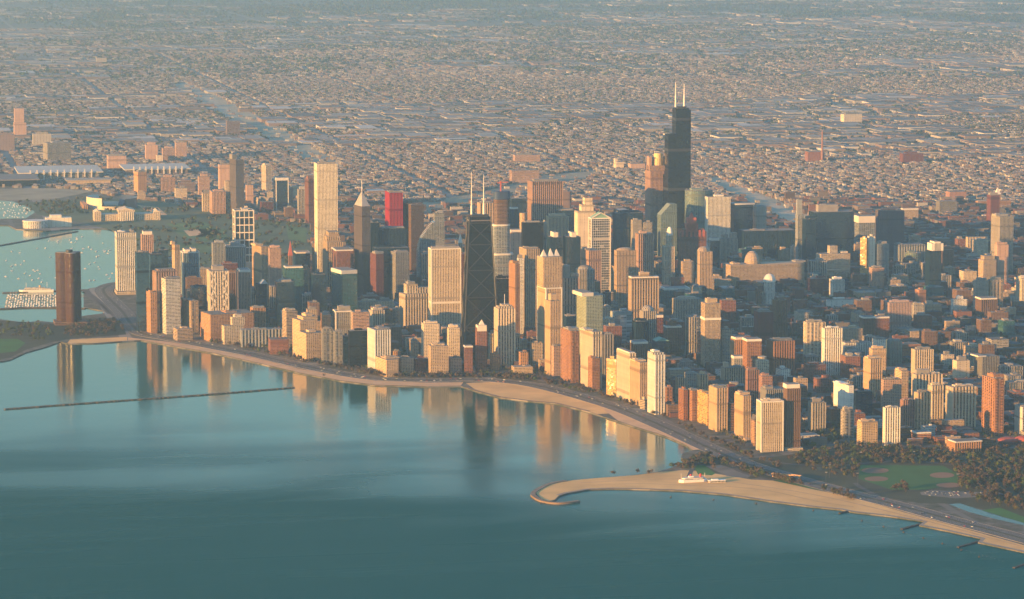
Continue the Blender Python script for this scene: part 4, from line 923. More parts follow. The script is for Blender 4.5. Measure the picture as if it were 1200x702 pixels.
def black_tapering_tower():
    P0 = proj((0, 0, 2)); P, k = place(562, P0[1]); H = ht(P, 254)
    t = thing('skyscraper', (P.x, P.y, 2), 'black tapering tower with crossed braces and two white masts', 'skyscraper')
    b, tp = rect(84, 50), rect(50, 30); mb = MB(); mb.prism(b, -1, H, top=tp); m = fac('blackglass.g3'); mb.make('wall', m, t)
    at = lambda f: (42+(25-42)*f, 25+(15-25)*f)
    br = MB(); n = 5; zs = [0, .23, .44, .63, .81, .96]
    for i in range(n):
        f0, f1 = zs[i], zs[i+1]; (w0, d0), (w1, d1) = at(f0), at(f1)
        for sy in (1, -1):
            br.beam((-w0, sy*(d0+.5), H*f0), (w1, sy*(d1+.5), H*f1), 1.1, up=(0, 1, 0)); br.beam((w0, sy*(d0+.5), H*f0), (-w1, sy*(d1+.5), H*f1), 1.1, up=(0, 1, 0)); br.beam((-w1, sy*(d1+.6), H*f1), (w1, sy*(d1+.6), H*f1), 1.2, up=(0, 1, 0))
        for sx in (1, -1):
            br.beam((sx*(w0+.5), -d0, H*f0), (sx*(w1+.5), d1, H*f1), 1.1, up=(1, 0, 0)); br.beam((sx*(w0+.5), d0, H*f0), (sx*(w1+.5), -d1, H*f1), 1.1, up=(1, 0, 0))
    for sx in (1, -1):
        for sy in (1, -1): br.beam((sx*42.3, sy*25.3, 0), (sx*25.3, sy*15.3, H), 1.3)
    br.make('cross_brace', plain('anodised_black', (.022, .021, .023), .5), t)
    c = MB(); c.box(0, 0, H-9, H-6, 51.5, 31.6, bottom=True); c.make('crown_light_band', plain('crown_band', (.16, .145, .15), .5), t)
    c = MB(); c.box(0, 0, H, H+6, 38, 20); c.make('penthouse', DARKM, t)
    for px, py in ((553, 201), (567.5, 204)):
        lx = -(px-562)/k; z = ht(P, py); a = MB(); a.prism(ngon(8, 2.6, 2.6, lx), H+6, H+28, top=ngon(8, 2.2, 2.2, lx)); a.prism(ngon(8, 1.5, 1.5, lx), H+28, H+70, top=ngon(8, 1.1, 1.1, lx)); a.prism(ngon(8, .9, .9, lx), H+70, z, top=ngon(8, .45, .45, lx)); a.make('mast', MASTM, t)
    LAM['hancock'] = obb(P.x, P.y, 0, 84, 50)
black_tapering_tower()

def black_stepped_tower():
    P, k = place(792.5, 297); T = 23.2; z = lambda py: ht(P, py)
    t = thing('skyscraper', (P.x, P.y, 2), 'black stepped tube tower with two tall white masts, tallest of all', 'skyscraper')
    m = fac('blackglass.g4'); Hm, He, Hn = z(127), z(157), z(205)
    # local x runs east (towards the picture's left)
    hs = {(1, 1): z(175), (1, 0): He, (1, -1): Hn, (0, 1): He+6, (0, 0): Hm, (0, -1): He, (-1, 1): Hn, (-1, 0): Hm, (-1, -1): z(175)}
    hs[(1, 1)] = He; hs[(0, 1)] = Hm; hs[(-1, 1)] = Hm-3; hs[(1, 0)] = He; hs[(1, -1)] = Hn
    for (i, j), h in hs.items():
        b = MB(); b.box(i*T*1.003, j*T*1.003, -1, h, T, T); b.make('tube', m, t)
    for yy in (0.17, .45, .72, .93):
        h = Hm*yy
        b = MB(); b.box(0 if h < He else -T*.5, T*.5 if h > He else 0, h-4, h+4, 3*T+.9 if h < He else 2*T+.9, 3*T+.9 if h < He else 2*T+.9, bottom=True); b.make('louvre_band', DARKM, t)
    b = MB(); b.box(-T*.5, T*.5, Hm, Hm+7, 26, 20); b.make('penthouse', DARKM, t)
    for px, py in ((789.8, 96), (800, 98)):
        lx = -(px-792.5)/k; a = MB(); zz = z(py); a.prism(ngon(8, 3, 3, lx, T*.5), Hm+5, Hm+40, top=ngon(8, 2.2, 2.2, lx, T*.5)); a.prism(ngon(8, 1.7, 1.7, lx, T*.5), Hm+40, zz, top=ngon(8, .7, .7, lx, T*.5)); a.make('mast', MASTM, t)
    LAM['willis'] = obb(P.x, P.y, 0, 71, 71)
black_stepped_tower()

def lobed_tower():
    P, k = place(82.5, 379.5); H = ht(P, 296)
    t = thing('skyscraper', (P.x, P.y, 2), 'dark bronze three lobed glass tower standing alone on the lake point', 'skyscraper')
    poly = []
    for i in range(72):
        th = 2*math.pi*i/72; r = 25+11*math.cos(3*(th-R_(100))); poly.append((r*math.cos(th), r*math.sin(th)))
    WALL['bronze'] = ((.07, .034, .02), (.03, .016, .011), .07, .08)
    mb = MB(); mb.prism(poly, 8, H); mb.make('wall', fac('bronze.g3'), t)
    r = MB(); r.prism([(x*.93, y*.93) for x, y in poly], H, H+1); r.make('roof', ROOFM, t)
    c = MB(); c.prism(ngon(20, 9), H+.8, H+7); c.make('core_drum', DARKM, t)
    c = MB(); c.box(0, -4, -1, 8, 82, 70); c.make('podium', fac('brown.h'), t)
    LAM['lobed'] = obb(P.x, P.y, 0, 82, 70)
lobed_tower()

def half_built_tower():
    P, k = place(588, 372); z = lambda py: ht(P, py); X = lambda px: -(px-588)/k
    t = thing('skyscraper', (P.x, P.y, 2), 'half built round cornered glass tower with dark unfinished top and red crane', 'skyscraper')
    def tier(xa, xb, y0, y1, dd, m, nm):
        a, b = X(xa), X(xb); c = MB(); rx = abs(a-b)/2; poly = [((a+b)/2+rx*math.copysign(abs(math.cos(q))**.55, math.cos(q)), dd/2*math.copysign(abs(math.sin(q))**.55, math.sin(q))) for q in [2*math.pi*i/32 for i in range(32)]]
        c.prism(poly, y0, y1); c.make(nm, m, t)
    g = fac('greyglass.h')
    tier(575, 601, -1, z(298), 44, g, 'wall'); tier(576, 597.5, z(298), z(264), 36, g, 'upper_tier'); tier(579, 597, z(264), z(228), 30, fac('brown.h'), 'unfinished_floors')
    for py in (263.6, 297.6):
        tier(576 if py < 290 else 575, 597.7 if py < 290 else 601.2, z(py)-1.5, z(py)+3, 37.5 if py < 290 else 45.5, PALE, 'setback_rim')
    tier(578.5, 597.5, z(233), z(224), 31, plain('blue_sheeting', (.03, .06, .14), .7), 'safety_screen')
    c = MB(); zt = z(212); c.beam((X(587), 0, z(226)), (X(587), 0, zt), 1.4); c.beam((X(583), 0, zt-5), (X(596), 0, zt-3), .9); c.make('crane', plain('crane_red', (.5, .10, .05), .6), t)
    LAM['trump'] = obb(P.x, P.y, 0, 58, 48)
half_built_tower()

def sail_tower():
    P, k = place(499.5, 335); z = lambda py: ht(P, py); X = lambda px: -(px-499.5)/k
    t = thing('high_rise', (P.x, P.y, 2), 'pale glass tower with a curved sail shaped sloping edge', 'high-rise')
    pr = [(509, 259), (506, 261), (502, 266), (498, 271), (494, 277), (491, 284), (489.3, 293), (489, 305)]
    prof = [(X(a), z(b)) for a, b in pr]; x1 = X(509.5); D = 17
    ring = [(x1, -1)]+[(x1, prof[0][1])]+prof[1:]+[(X(489), -1)]
    mb = MB(); f = [(x, D, zz) for x, zz in ring]; bk = [(x, -D, zz) for x, zz in ring]
    mb.face(f[::1] if False else f[::-1], [(p[0]+40, p[2]) for p in f[::-1]]); mb.face(bk, [(p[0]+40, p[2]) for p in bk])
    n = len(ring)
    for i in range(n):
        j = (i+1) % n; mb.face([f[i], f[j], bk[j], bk[i]], [(0, f[i][2]), (0, f[j][2]), (2*D, f[j][2]), (2*D, f[i][2])])
    o = mb.make('wall', fac('greyglass.h'), t); bm = bmesh.new(); bm.from_mesh(o.data); bmesh.ops.recalc_face_normals(bm, faces=bm.faces); bm.to_mesh(o.data); bm.free()
    LAM['sail'] = obb(P.x, P.y, 0, abs(X(489)-X(509.5)), 2*D)
sail_tower()

# ---- lakefront museums, stadium and halls far down the shore
def stone_museum():
    P, k = place(148, 257.5); X = lambda px: -(px-148)/k; z = lambda py: ht(P, py)
    t = thing('museum', (P.x, P.y, 2), 'long pale classical museum with a columned centre and end pavilions', 'museum')
    m = fac('cream.g6')
    b = MB(); b.box(0, 0, -1, z(250), abs(X(111)-X(186)), 60); b.make('wall', m, t)
    for xa, xb, yy, d in ((138, 157, 245, 84), (110, 118, 247, 72), (179, 187, 248, 72)):
        b = MB(); lx = (X(xa)+X(xb))/2; lw = abs(X(xa)-X(xb)); b.box(lx, 0, -1, z(yy), lw, d)
        b.face([(lx-lw/2, d/2, z(yy)), (lx, d/2, z(yy)+7), (lx+lw/2, d/2, z(yy))][::-1]); b.face([(lx-lw/2, d/2, z(yy)), (lx-lw/2, -d/2, z(yy)), (lx, -d/2, z(yy)+7), (lx, d/2, z(yy)+7)]); b.face([(lx+lw/2, -d/2, z(yy)), (lx+lw/2, d/2, z(yy)), (lx, d/2, z(yy)+7), (lx, -d/2, z(yy)+7)])
        b.make('pavilion', m, t)
    for i in range(8):
        b = MB(); b.prism(ngon(10, 1.6, 1.6, X(140+15*i/7), 45), 0, z(247)); b.make('column', PALE, t)
    LAM['field'] = obb(P.x, P.y, 0, 260, 90)
stone_museum()
def aquarium():
    P, k = place(52, 266.5); X = lambda px: -(px-52)/k; z = lambda py: ht(P, py)
    t = thing('aquarium', (P.x, P.y, 2), 'low white aquarium with curved glass lake front on a round terrace', 'aquarium')
    b = MB(); b.prism(ngon(28, abs(X(27)-X(56))/2, 34, X(41.5), 6), -1, z(258.5)); b.make('glass_drum', fac('white.v6'), t)
    b = MB(); b.prism(ngon(28, abs(X(26.4)-X(56.6))/2, 36, X(41.5), 6), z(258.5), z(257.6)); b.make('roof', PALE, t)
    b = MB(); b.box(X(69), -30, -1, z(256), abs(X(54)-X(84)), 44); b.box(X(66), -34, z(256), z(253), abs(X(60)-X(73)), 34); b.make('stone_block', fac('ivory.p'), t)
    LAM['shedd'] = obb(P.x, P.y, 0, 170, 90)
aquarium()
def stadium():
    P, k = place(131, 243); X = lambda px: -(px-131)/k; z = lambda py: ht(P, py)
    t = thing('stadium', (P.x, P.y, 2), 'oval stadium with tall curved stands, one side bright and one dark', 'stadium')
    Ro, Ri = 88, 58
    def stand(a0, a1, h0, h1, m, nm):
        b = MB(); n = 18
        for i in range(n):
            p, q = a0+(a1-a0)*i/n, a0+(a1-a0)*(i+1)/n; pt = lambda a, r, zz: (r*math.cos(a), 1.2*r*math.sin(a), zz)
            b.face([pt(p, Ro, 0), pt(q, Ro, 0), pt(q, Ro, h1), pt(p, Ro, h1)]); b.face([pt(q, Ri, h0), pt(p, Ri, h0), pt(p, Ro, h1), pt(q, Ro, h1)][::1]); b.face([pt(q, Ri, 0), pt(p, Ri, 0), pt(p, Ri, h0), pt(q, Ri, h0)])
        b.make(nm, m, t)
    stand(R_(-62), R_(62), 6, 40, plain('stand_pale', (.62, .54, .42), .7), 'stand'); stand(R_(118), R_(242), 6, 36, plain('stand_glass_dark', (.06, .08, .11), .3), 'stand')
    stand(R_(62), R_(118), 3, 12, fac('cream.p'), 'end_stand'); stand(R_(242), R_(298), 3, 12, fac('cream.p'), 'end_stand')
    b = MB(); b.box(0, 0, -.5, .4, 70, 110); b.make('playing_field', plain('turf', (.05, .11, .03)), t)
    b = MB(); b.box(Ro+9, 0, -1, 17, 14, 190); b.make('colonnade', fac('orange.v6'), t)
    LAM['soldier'] = obb(P.x, P.y, 0, 230, 230)
stadium()
def hall(label, xa, xb, yb, yt, dep, posts, roofm, wallst, nm='exhibition_hall'):
    mid = (xa+xb)/2; P, k = place(mid, yb); X = lambda px: -(px-mid)/k; h = ht(P, yt); w_ = abs(X(xa)-X(xb))
    t = thing(nm, (P.x, P.y-dep/2, 2), label, 'convention hall')
    b = MB(); b.box(0, 0, -1, h, w_*.94, dep*.94); b.make('wall', fac(wallst), t)
    b = MB(); b.box(0, 0, h, h+4, w_, dep, bottom=True); b.make('roof', roofm, t)
    for i in range(posts):
        b = MB(); b.box(w_*(-.36+.72*i/(posts-1)), dep/2+5, -1, h+14, 4, 4); b.make('pylon', PALE, t)
    LAM[label] = obb(P.x, P.y-dep/2, 0, w_, dep+14)
WROOF = plain('white_membrane_roof', (.55, .50, .42), .7, .12, .01)
hall('white roofed exhibition hall with a row of pale pylons along its front', 22, 121, 211, 203, 330, 10, WROOF, 'conc.h')
hall('white roofed exhibition hall inland, behind the salmon hotel slab', 146, 224, 206, 199, 260, 9, WROOF, 'mauve.h')
hall('flat dark roofed exhibition hall on the lake edge', -60, 46, 219, 212, 260, 0, plain('dark_hall_roof', (.17, .15, .14)), 'blackglass.h')
hall('low tan exhibition hall before the white roofed pylon hall', 78, 131, 216, 212, 90, 0, plain('tan_hall_roof', (.34, .28, .22)), 'tan.p')
# ------------------------------------------------------------------ stand every tower on its own ground
FOOT += list(LAM.values())
for s in sorted(specs, key=lambda q: -q['yb']):
    footprint(s); y0 = s['yb']; ok = False
    for it in range(70):
        if not any(obb_hit(s['obb'], o, 3.) for o in FOOT): ok = True; break
        s['yb'] = y0 - (it+1)*.6
        footprint(s)
    if not ok: s['yb'] = y0; footprint(s); print('OVERLAP', s['label'])
    elif y0-s['yb'] > 8: print('MOVED', round(y0-s['yb'], 1), s['label'])
    FOOT.append(s['obb']); s['root'] = None
for s in specs: s['root'] = build_tower(s)
# pale sloping diamond roof and needle of its tower
for s in specs:
    if 'V' in s['ex']:
        t, w_, d_, H = s['root'], s['w'], s['d'], s['H']
        for ch in list(t.children_recursive):
            if ch.name.split('.')[0] in ('roof', 'lift_house', 'air_handler'): bpy.data.objects.remove(ch)
        zt = z_at(s['c'].x, s['c'].y, 224)-2; b = MB(); b.prism(rect(w_, d_), H, zt, top=rect(1.2, 1.2)); b.make('diamond_roof', plain('diamond_roof_panels', (.38, .35, .32), .45), t)
        b = MB(); b.beam((0, 0, zt-3), (0, 0, z_at(s['c'].x, s['c'].y, 211)-2), .9); b.make('spire', MASTM, t)
# red roofed round halls at the park edge
for (px, yb, r, h, lab) in ((1184, 519, 24, 10, 'low round hall with a broad red roof near the park'), (1199, 520, 17, 14, 'smaller taller round hall with red roof at the frame edge')):
    P, k = place(px, yb); t = thing('round_hall', (P.x, P.y, 2), lab, 'hall'); b = MB(); b.prism(ngon(24, r), -1, h*.55); b.make('wall', fac('brick.h'), t)
    b = MB(); dome_mb(b, r*1.06, r*1.06, h*.55, h*.6, n=24); b.make('roof', plain('red_roof', (.34, .075, .05), .8), t, smooth=True); FOOT.append(obb(P.x, P.y, 0, 2*r, 2*r))
# ------------------------------------------------------------------ low blocks between and behind the towers
CELL = 120.0
grid = {}
for o in FOOT:
    r = math.hypot(o[4], o[5])
    for i in range(int((o[0]-r)//CELL), int((o[0]+r)//CELL)+1):
        for j in range(int((o[1]-r)//CELL), int((o[1]+r)//CELL)+1): grid.setdefault((i, j), []).append(o)
def free(o, pad=3.):
    r = math.hypot(o[4], o[5])+pad
    for i in range(int((o[0]-r)//CELL), int((o[0]+r)//CELL)+1):
        for j in range(int((o[1]-r)//CELL), int((o[1]+r)//CELL)+1):
            for q in grid.get((i, j), ()):
                if obb_hit(o, q, pad): return False
    return True
def occupy(o):
    FOOT.append(o); r = math.hypot(o[4], o[5])
    for i in range(int((o[0]-r)//CELL), int((o[0]+r)//CELL)+1):
        for j in range(int((o[1]-r)//CELL), int((o[1]+r)//CELL)+1): grid.setdefault((i, j), []).append(o)
# no buildings here (picture outlines of parks, beaches, road margins, yards)
KEEP = [[(84, 236), (150, 244), (146, 300), (150, 336), (84, 336)], park_px, ball_px, grant_px, prom_up+prom_dn,
        [(130, 325), (180, 325), (172, 392), (230, 394), (300, 408), (350, 420), (440, 438), (545, 438), (640, 441), (680, 450), (730, 466), (780, 485), (825, 505), (870, 524), (930, 526), (985, 520), (1000, 600), (800, 580), (600, 480), (150, 402), (95, 405), (-80, 440), (-80, 360), (90, 336)],
        [(985, 521), (1040, 521), (1110, 528), (1160, 527), (1300, 523), (1300, 700), (960, 620)], [(-80, 218), (100, 222), (140, 232), (137, 274), (-80, 278)],
        [(215, 96), (255, 112), (310, 140), (360, 168), (405, 196), (380, 200), (330, 172), (280, 146), (230, 118), (200, 100)], [(480, 240), (560, 226), (640, 205), (700, 200), (690, 210), (600, 228), (500, 250)], [(835, 206), (905, 232), (960, 258), (930, 262), (880, 240), (830, 214)]]
def px_of(X, Y, Z=2.0):
    dx, dy, dz = X-CAM.x, Y-CAM.y, Z-CAM.z
    q = dx*Fv.x+dy*Fv.y+dz*Fv.z
    return 600+FPX*(dx*Rv.x+dy*Rv.y+dz*Rv.z)/q, 351-FPX*(dx*Uv.x+dy*Uv.y+dz*Uv.z)/q, q
rn = random.Random(5)
MIDK = [('tan', 'tan mid-rise block squeezed between taller towers', 'tan.g4'), ('brown', 'dark brown mid-rise block squeezed between taller towers', 'brown.g4'), ('grey', 'grey ribbed mid-rise block squeezed between taller towers', 'conc.v5'), ('navy', 'dark blue glass mid-rise block squeezed between taller towers', 'navyglass.h'),
        ('brick', 'brick red mid-rise block squeezed between taller towers', 'brick.g4'), ('cream', 'cream mid-rise block squeezed between taller towers', 'cream.g4'), ('teal', 'teal glass mid-rise block squeezed between taller towers', 'tealglass.g4')]
def filler(zone, n, hr, wts):
    k = g = 0
    while k < n and g < n*60:
        g += 1; px, py = rn.uniform(*zone[0]), rn.uniform(*zone[1]); p = gp(px, py)
        if not in_poly(px, py, LANDPX) or any(in_poly(px, py, q) for q in KEEP): continue
        w_, d_ = rn.uniform(22, 46), rn.uniform(22, 42); o = obb(p.x, p.y, 0, w_, d_)
        if not free(o, 5.): continue
        occupy(o); i = rn.choices(range(7), wts)[0]; nm, lab, st = MIDK[i]; h = rn.uniform(*hr)*(.75+.5*rn.random()); k += 1
        t = thing('mid_rise_block', (p.x, p.y, 2), lab, 'mid-rise', nm+' mid-rise blocks between the towers')
        b = MB(); P_, U_ = ribbed(w_, d_, 6, 1.) if '.v' in st else (rect(w_, d_), None); b.prism(P_, -1, h, U_); b.make('wall', fac(st), t)
        b = MB(); b.prism(rect(w_*.93, d_*.93), h, h+.4); rf = b.make('roof', ROOFM, t)
        b = MB(); b.box(w_*rn.uniform(-.2, .2), 0, h+.4, h+rn.uniform(3, 7), w_*rn.uniform(.3, .5), d_*.45); b.box(w_*rn.uniform(-.4, .4), d_*.33, h+.4, h+2.2, 4, 3); b.make('penthouse', MECH if rn.random() < .5 else fac(st.split('.')[0]+'.p'), rf)
filler(((160, 600), (318, 392)), 46, (38, 80), (3, 4, 4, 6, 2, 1, 3)); filler(((600, 880), (318, 430)), 52, (34, 78), (4, 4, 4, 3, 5, 2, 2)); filler(((820, 1190), (285, 340)), 50, (24, 48), (4, 4, 4, 2, 5, 2, 1)); filler(((850, 1195), (338, 505)), 84, (20, 42), (4, 5, 5, 3, 3, 1, 1)); filler(((160, 360), (230, 262)), 22, (22, 50), (3, 2, 3, 0, 3, 2, 0))
low = []
x0, x1, y0_, y1_ = -2600, 1500, -4200, 2300
bx = x0
while bx < x1:
    by = y0_
    while by < y1_:
        px, py, q = px_of(bx+62, by+104, 2)
        if -40 < px < 1240 and 236 < py < 560:
            kindv = rn.random(); tall = 1.5 if (py > 300 and px < 860) else 1.0
            for side in (0, 1):
                y = by+9
                while y < by+190:
                    wlot = rn.choice((9, 9, 12, 16, 24, 34)) if kindv < .7 else rn.choice((18, 28, 44, 60)); dlot = rn.uniform(22, 44) if kindv < .7 else rn.uniform(36, 50)
                    if y+wlot > by+196: break
                    cx = bx+12+dlot/2+2 if side == 0 else bx+112-dlot/2-2; cyy = y+wlot/2; y += wlot+rn.choice((.8, 1.5, 3, 8))
                    if rn.random() < .13: continue
                    px, py, q = px_of(cx, cyy)
                    if not (-25 < px < 1225 and py < 560): continue
                    if not in_poly(px, py, LANDPX) or any(in_poly(px, py, p) for p in KEEP): continue
                    o = obb(cx, cyy, 0, dlot, wlot)
                    if not free(o, 2.): continue
                    h = rn.choice((7, 8, 10, 10, 12, 13, 16, 20))*tall*rn.uniform(.85, 1.15)
                    if rn.random() < .06: h *= 1.6
                    h = min(h, 34)
                    low.append((q, cx, cyy, dlot, wlot, h))
            # (lots touch their neighbours like terraces do)
        by += 208
    bx += 124
for l in low: occupy(obb(l[1], l[2], 0, l[3], l[4]))
low.sort(key=lambda l: l[0]/math.sqrt(l[3]*(l[5]+.15*l[4])))
KINDS = [('red brick low house with a flat grey roof in the streets behind the shore towers', 'brick.g3', 'red brick low houses'), ('tan walled low building with a pale flat roof in the streets behind the shore towers', 'tan.g3', 'tan low buildings'),
         ('dark brown low house with a flat dark roof in the streets behind the shore towers', 'brown.g3', 'dark brown low houses'), ('grey concrete low building with a flat roof in the streets behind the shore towers', 'conc.h', 'grey low buildings'),
         ('orange brick low house with a flat roof in the streets behind the shore towers', 'orangebrick.g3', 'orange brick low houses'), ('white painted low building with a white flat roof in the streets behind the shore towers', 'white.g3', 'white low buildings')]
ROOFS = [plain('low_roof_'+n, c, .9, .25, .04) for n, c in (('tar', (.055, .053, .055)), ('grey', (.12, .115, .11)), ('pale', (.27, .25, .22)), ('tan', (.16, .135, .11)))]
NLOW = 280
for i, (q, cx, cyy, dl, wl_, h) in enumerate(low[:NLOW]):
    ki = rn.choices(range(6), (6, 4, 4, 4, 2, 1))[0]; lab, st, grp = KINDS[ki]
    t = thing('low_building', (cx, cyy, 2), lab, 'low building', grp)
    b = MB(); b.prism(rect(dl, wl_), -1, h+.9); b.make('wall', fac(st), t)
    b = MB(); b.prism(rect(dl-1.2, wl_-1.2), h+.9, h+1.1); rf = b.make('roof', ROOFS[{0: 1, 1: 2, 2: 0, 3: 1, 4: 3, 5: 2}[ki]], t)
    b = MB(); b.box(dl*rn.uniform(-.3, .3), wl_*rn.uniform(-.2, .2), h+1.1, h+1.1+rn.uniform(1.5, 3), min(5, dl*.3), min(4, wl_*.4)); b.make('stair_hut', fac(st.split('.')[0]+'.p'), rf)
def mass_boxes(name, arr, mat, label):
    """arr rows: cx, cy, w, d, h -> one mesh of separate houses, each with a small roof hut"""
    A = np.asarray(arr, 'f'); n = len(A)
    cx, cy_, w_, d_, h_ = A.T
    sx = np.array([-1, 1, 1, -1], 'f')*.5; sy = np.array([-1, -1, 1, 1], 'f')*.5
    V = np.zeros((n, 8, 3), 'f')
    for k in range(4):
        V[:, k, 0] = V[:, k+4, 0] = cx+w_*sx[k]; V[:, k, 1] = V[:, k+4, 1] = cy_+d_*sy[k]; V[:, k, 2] = 1.5; V[:, k+4, 2] = 2+h_
    Fq = np.array([[0, 1, 5, 4], [1, 2, 6, 5], [2, 3, 7, 6], [3, 0, 4, 7], [4, 5, 6, 7]])
    F = (np.arange(n)[:, None, None]*8+Fq[None]).reshape(-1, 4)
    me = bpy.data.meshes.new(name); me.vertices.add(n*8); me.vertices.foreach_set('co', V.ravel()); me.loops.add(F.size); me.loops.foreach_set('vertex_index', F.ravel().astype('i'))
    me.polygons.add(len(F)); me.polygons.foreach_set('loop_start', np.arange(0, F.size, 4, dtype='i')); me.polygons.foreach_set('loop_total', np.full(len(F), 4, 'i'))
    me.polygons.foreach_set('use_smooth', np.zeros(len(F), bool)); me.materials.append(mat); me.update(calc_edges=True)
    o = bpy.data.objects.new(name, me); COL.objects.link(o); tag(o, label, 'houses', None, 'stuff'); return o
def house_mat(name, far):
    m, t, b = new_mat(name); L = t.links.new
    ge = node(t, 'ShaderNodeNewGeometry'); sp = node(t, 'ShaderNodeSeparateXYZ'); L(ge.outputs['Normal'], sp.inputs[0])
    def ramp(f, stops):
        r = node(t, 'ShaderNodeValToRGB'); e = r.color_ramp.elements; r.color_ramp.interpolation = 'CONSTANT'
        while len(e) < len(stops): e.new(.5)
        for i, (p, c) in enumerate(stops): e[i].position = p; e[i].color = (*c, 1)
        L(f, r.inputs[0]); return r.outputs[0]
    wallc = ramp(ge.outputs['Random Per Island'], [(0, (.15, .06, .042)), (.24, (.19, .14, .10)), (.36, (.09, .055, .042)), (.56, (.18, .16, .14)), (.67, (.21, .09, .055)), (.79, (.27, .22, .165)), (.88, (.13, .08, .068)), (.97, (.48, .44, .38))])
    mu = node(t, 'ShaderNodeMath', op='MULTIPLY', i1=7.31); L(ge.outputs['Random Per Island'], mu.inputs[0]); fr = node(t, 'ShaderNodeMath', op='FRACT'); L(mu.outputs[0], fr.inputs[0])
    roofc = ramp(fr.outputs[0], [(0, (.05, .05, .055)), (.34, (.085, .08, .08)), (.58, (.13, .115, .105)), (.74, (.075, .058, .05)), (.88, (.22, .19, .165)), (.965, (.46, .42, .37))])
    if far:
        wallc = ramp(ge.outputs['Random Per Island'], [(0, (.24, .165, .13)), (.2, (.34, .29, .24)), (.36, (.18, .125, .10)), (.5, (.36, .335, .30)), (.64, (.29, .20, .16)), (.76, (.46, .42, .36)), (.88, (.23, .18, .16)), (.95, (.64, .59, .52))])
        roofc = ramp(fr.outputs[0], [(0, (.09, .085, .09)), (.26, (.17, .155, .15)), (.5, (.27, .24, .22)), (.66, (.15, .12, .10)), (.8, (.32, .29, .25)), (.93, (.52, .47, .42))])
    gt = node(t, 'ShaderNodeMath', op='GREATER_THAN', i1=.5); L(sp.outputs[2], gt.inputs[0])
    # window rows on the walls
    tc = node(t, 'ShaderNodeTexCoord'); s2 = node(t, 'ShaderNodeSeparateXYZ'); L(tc.outputs['Object'], s2.inputs[0])
    def M(op, a, c):
        n = node(t, 'ShaderNodeMath', op=op)
        for i, v in enumerate((a, c)):
            if isinstance(v, (int, float)): n.inputs[i].default_value = v
            else: L(v, n.inputs[i])
        return n.outputs[0]
    hz = M('LESS_THAN', M('FRACT', M('DIVIDE', s2.outputs[2], 3.3), 0), .45); vx = M('LESS_THAN', M('FRACT', M('DIVIDE', M('ADD', s2.outputs[0], s2.outputs[1]), 4.1), 0), .45)
    wm = M('MULTIPLY', M('MULTIPLY', hz, vx), .8)
    mw = node(t, 'ShaderNodeMix', data_type='RGBA'); L(wm, mw.inputs[0]); L(wallc, mw.inputs[6]); mw.inputs[7].default_value = (.03, .032, .04, 1)
    mx = node(t, 'ShaderNodeMix', data_type='RGBA'); L(gt.outputs[0], mx.inputs[0]); L(mw.outputs[2], mx.inputs[6]); L(roofc, mx.inputs[7])
    L(mx.outputs[2], b.inputs['Base Color']); b.inputs['Roughness'].default_value = .9
    return m
HM = house_mat('many_houses', False); HF = house_mat('plain_houses', True)  # near colours darkened for street shade, far colours paled for haze and sunlight
rest = [(l[1], l[2], l[3], l[4], l[5]) for l in low[NLOW:]]
huts = [(x+rn.uniform(-.25, .25)*w_, y+rn.uniform(-.2, .2)*d_, min(5, w_*.3), min(4, d_*.4), h+2.4) for x, y, w_, d_, h in rest[:2600]]
mass_boxes('low_houses', rest+huts, HM, 'dense low brick and tan houses packed in streets between the towers')
# the plain beyond: suburbs thinning into the haze
def wedge(dmin, dmax, n):
    """uniform over the ground seen between two distances"""
    r = np.sqrt(RNG.uniform(dmin**2, dmax**2, n)); a = YAW+RNG.uniform(-.196, .196, n)
    return CAM.x+r*np.sin(a), CAM.y+r*np.cos(a), r
def lattice(X, Y, bw=124., bh=208.):
    """pull points off the streets and into rows"""
    fx = np.floor(X/bw)*bw; u = (X-fx)/bw; Xn = fx+np.where(u < .5, 30, 94)+RNG.uniform(-24, 24, X.size)
    fy = np.floor(Y/bh)*bh; v = np.clip((Y-fy)/bh, .1, .97); return Xn, fy+v*bh+RNG.uniform(-30, 30, X.size)
def vnoise(X, Y, s, seed):
    g = np.random.default_rng(seed).random((256, 256)); x, y = X/s, Y/s; i, j = np.floor(x).astype(int), np.floor(y).astype(int); fx, fy = x-i, y-j; fx = fx*fx*(3-2*fx); fy = fy*fy*(3-2*fy)
    G = lambda a, b: g[a % 256, b % 256]
    return (G(i, j)*(1-fx)+G(i+1, j)*fx)*(1-fy)+(G(i, j+1)*(1-fx)+G(i+1, j+1)*fx)*fy
far = []
def far_set(dmin, dmax, n, wr, hr, big=False):
    X, Y, r = wedge(dmin, dmax, n)
    if not big: X, Y = lattice(X, Y)
    nz = vnoise(X, Y, 1500., 3)*.6+vnoise(X, Y, 500., 4)*.4
    keep = (nz > .56) if big else (nz < RNG.uniform(.42, .8, n))
    px, py, q = px_of(X, Y)
    keep &= (np.mod(X+20, 744) > 40) & (np.mod(Y+20, 832) > 44)
    keep &= (px > -150) & (px < 1350) & (py < 262)
    keep &= in_poly_np(px, py, LANDPX)
    for ip, p in enumerate(KEEP): keep &= ~(in_poly_np(px, py, p) & ((RNG.random(n) > .07) | (ip < len(KEEP)-3)))
    X, Y = X[keep], Y[keep]; m = X.size
    W, D, Hh = RNG.uniform(*wr, m), RNG.uniform(*wr, m)*RNG.uniform(.7, 1.6, m), RNG.uniform(*hr, m)
    for x, y, a, b, h in zip(X, Y, W, D, Hh): far.append((x, y, a, b, h))
far_set(10300, 14500, 54280, (8, 19), (6, 13)); far_set(10300, 14500, 1534, (40, 110), (7, 16), True)
far_set(14500, 20000, 82600, (9, 21), (6, 12)); far_set(14500, 20000, 4248, (50, 150), (7, 16), True)
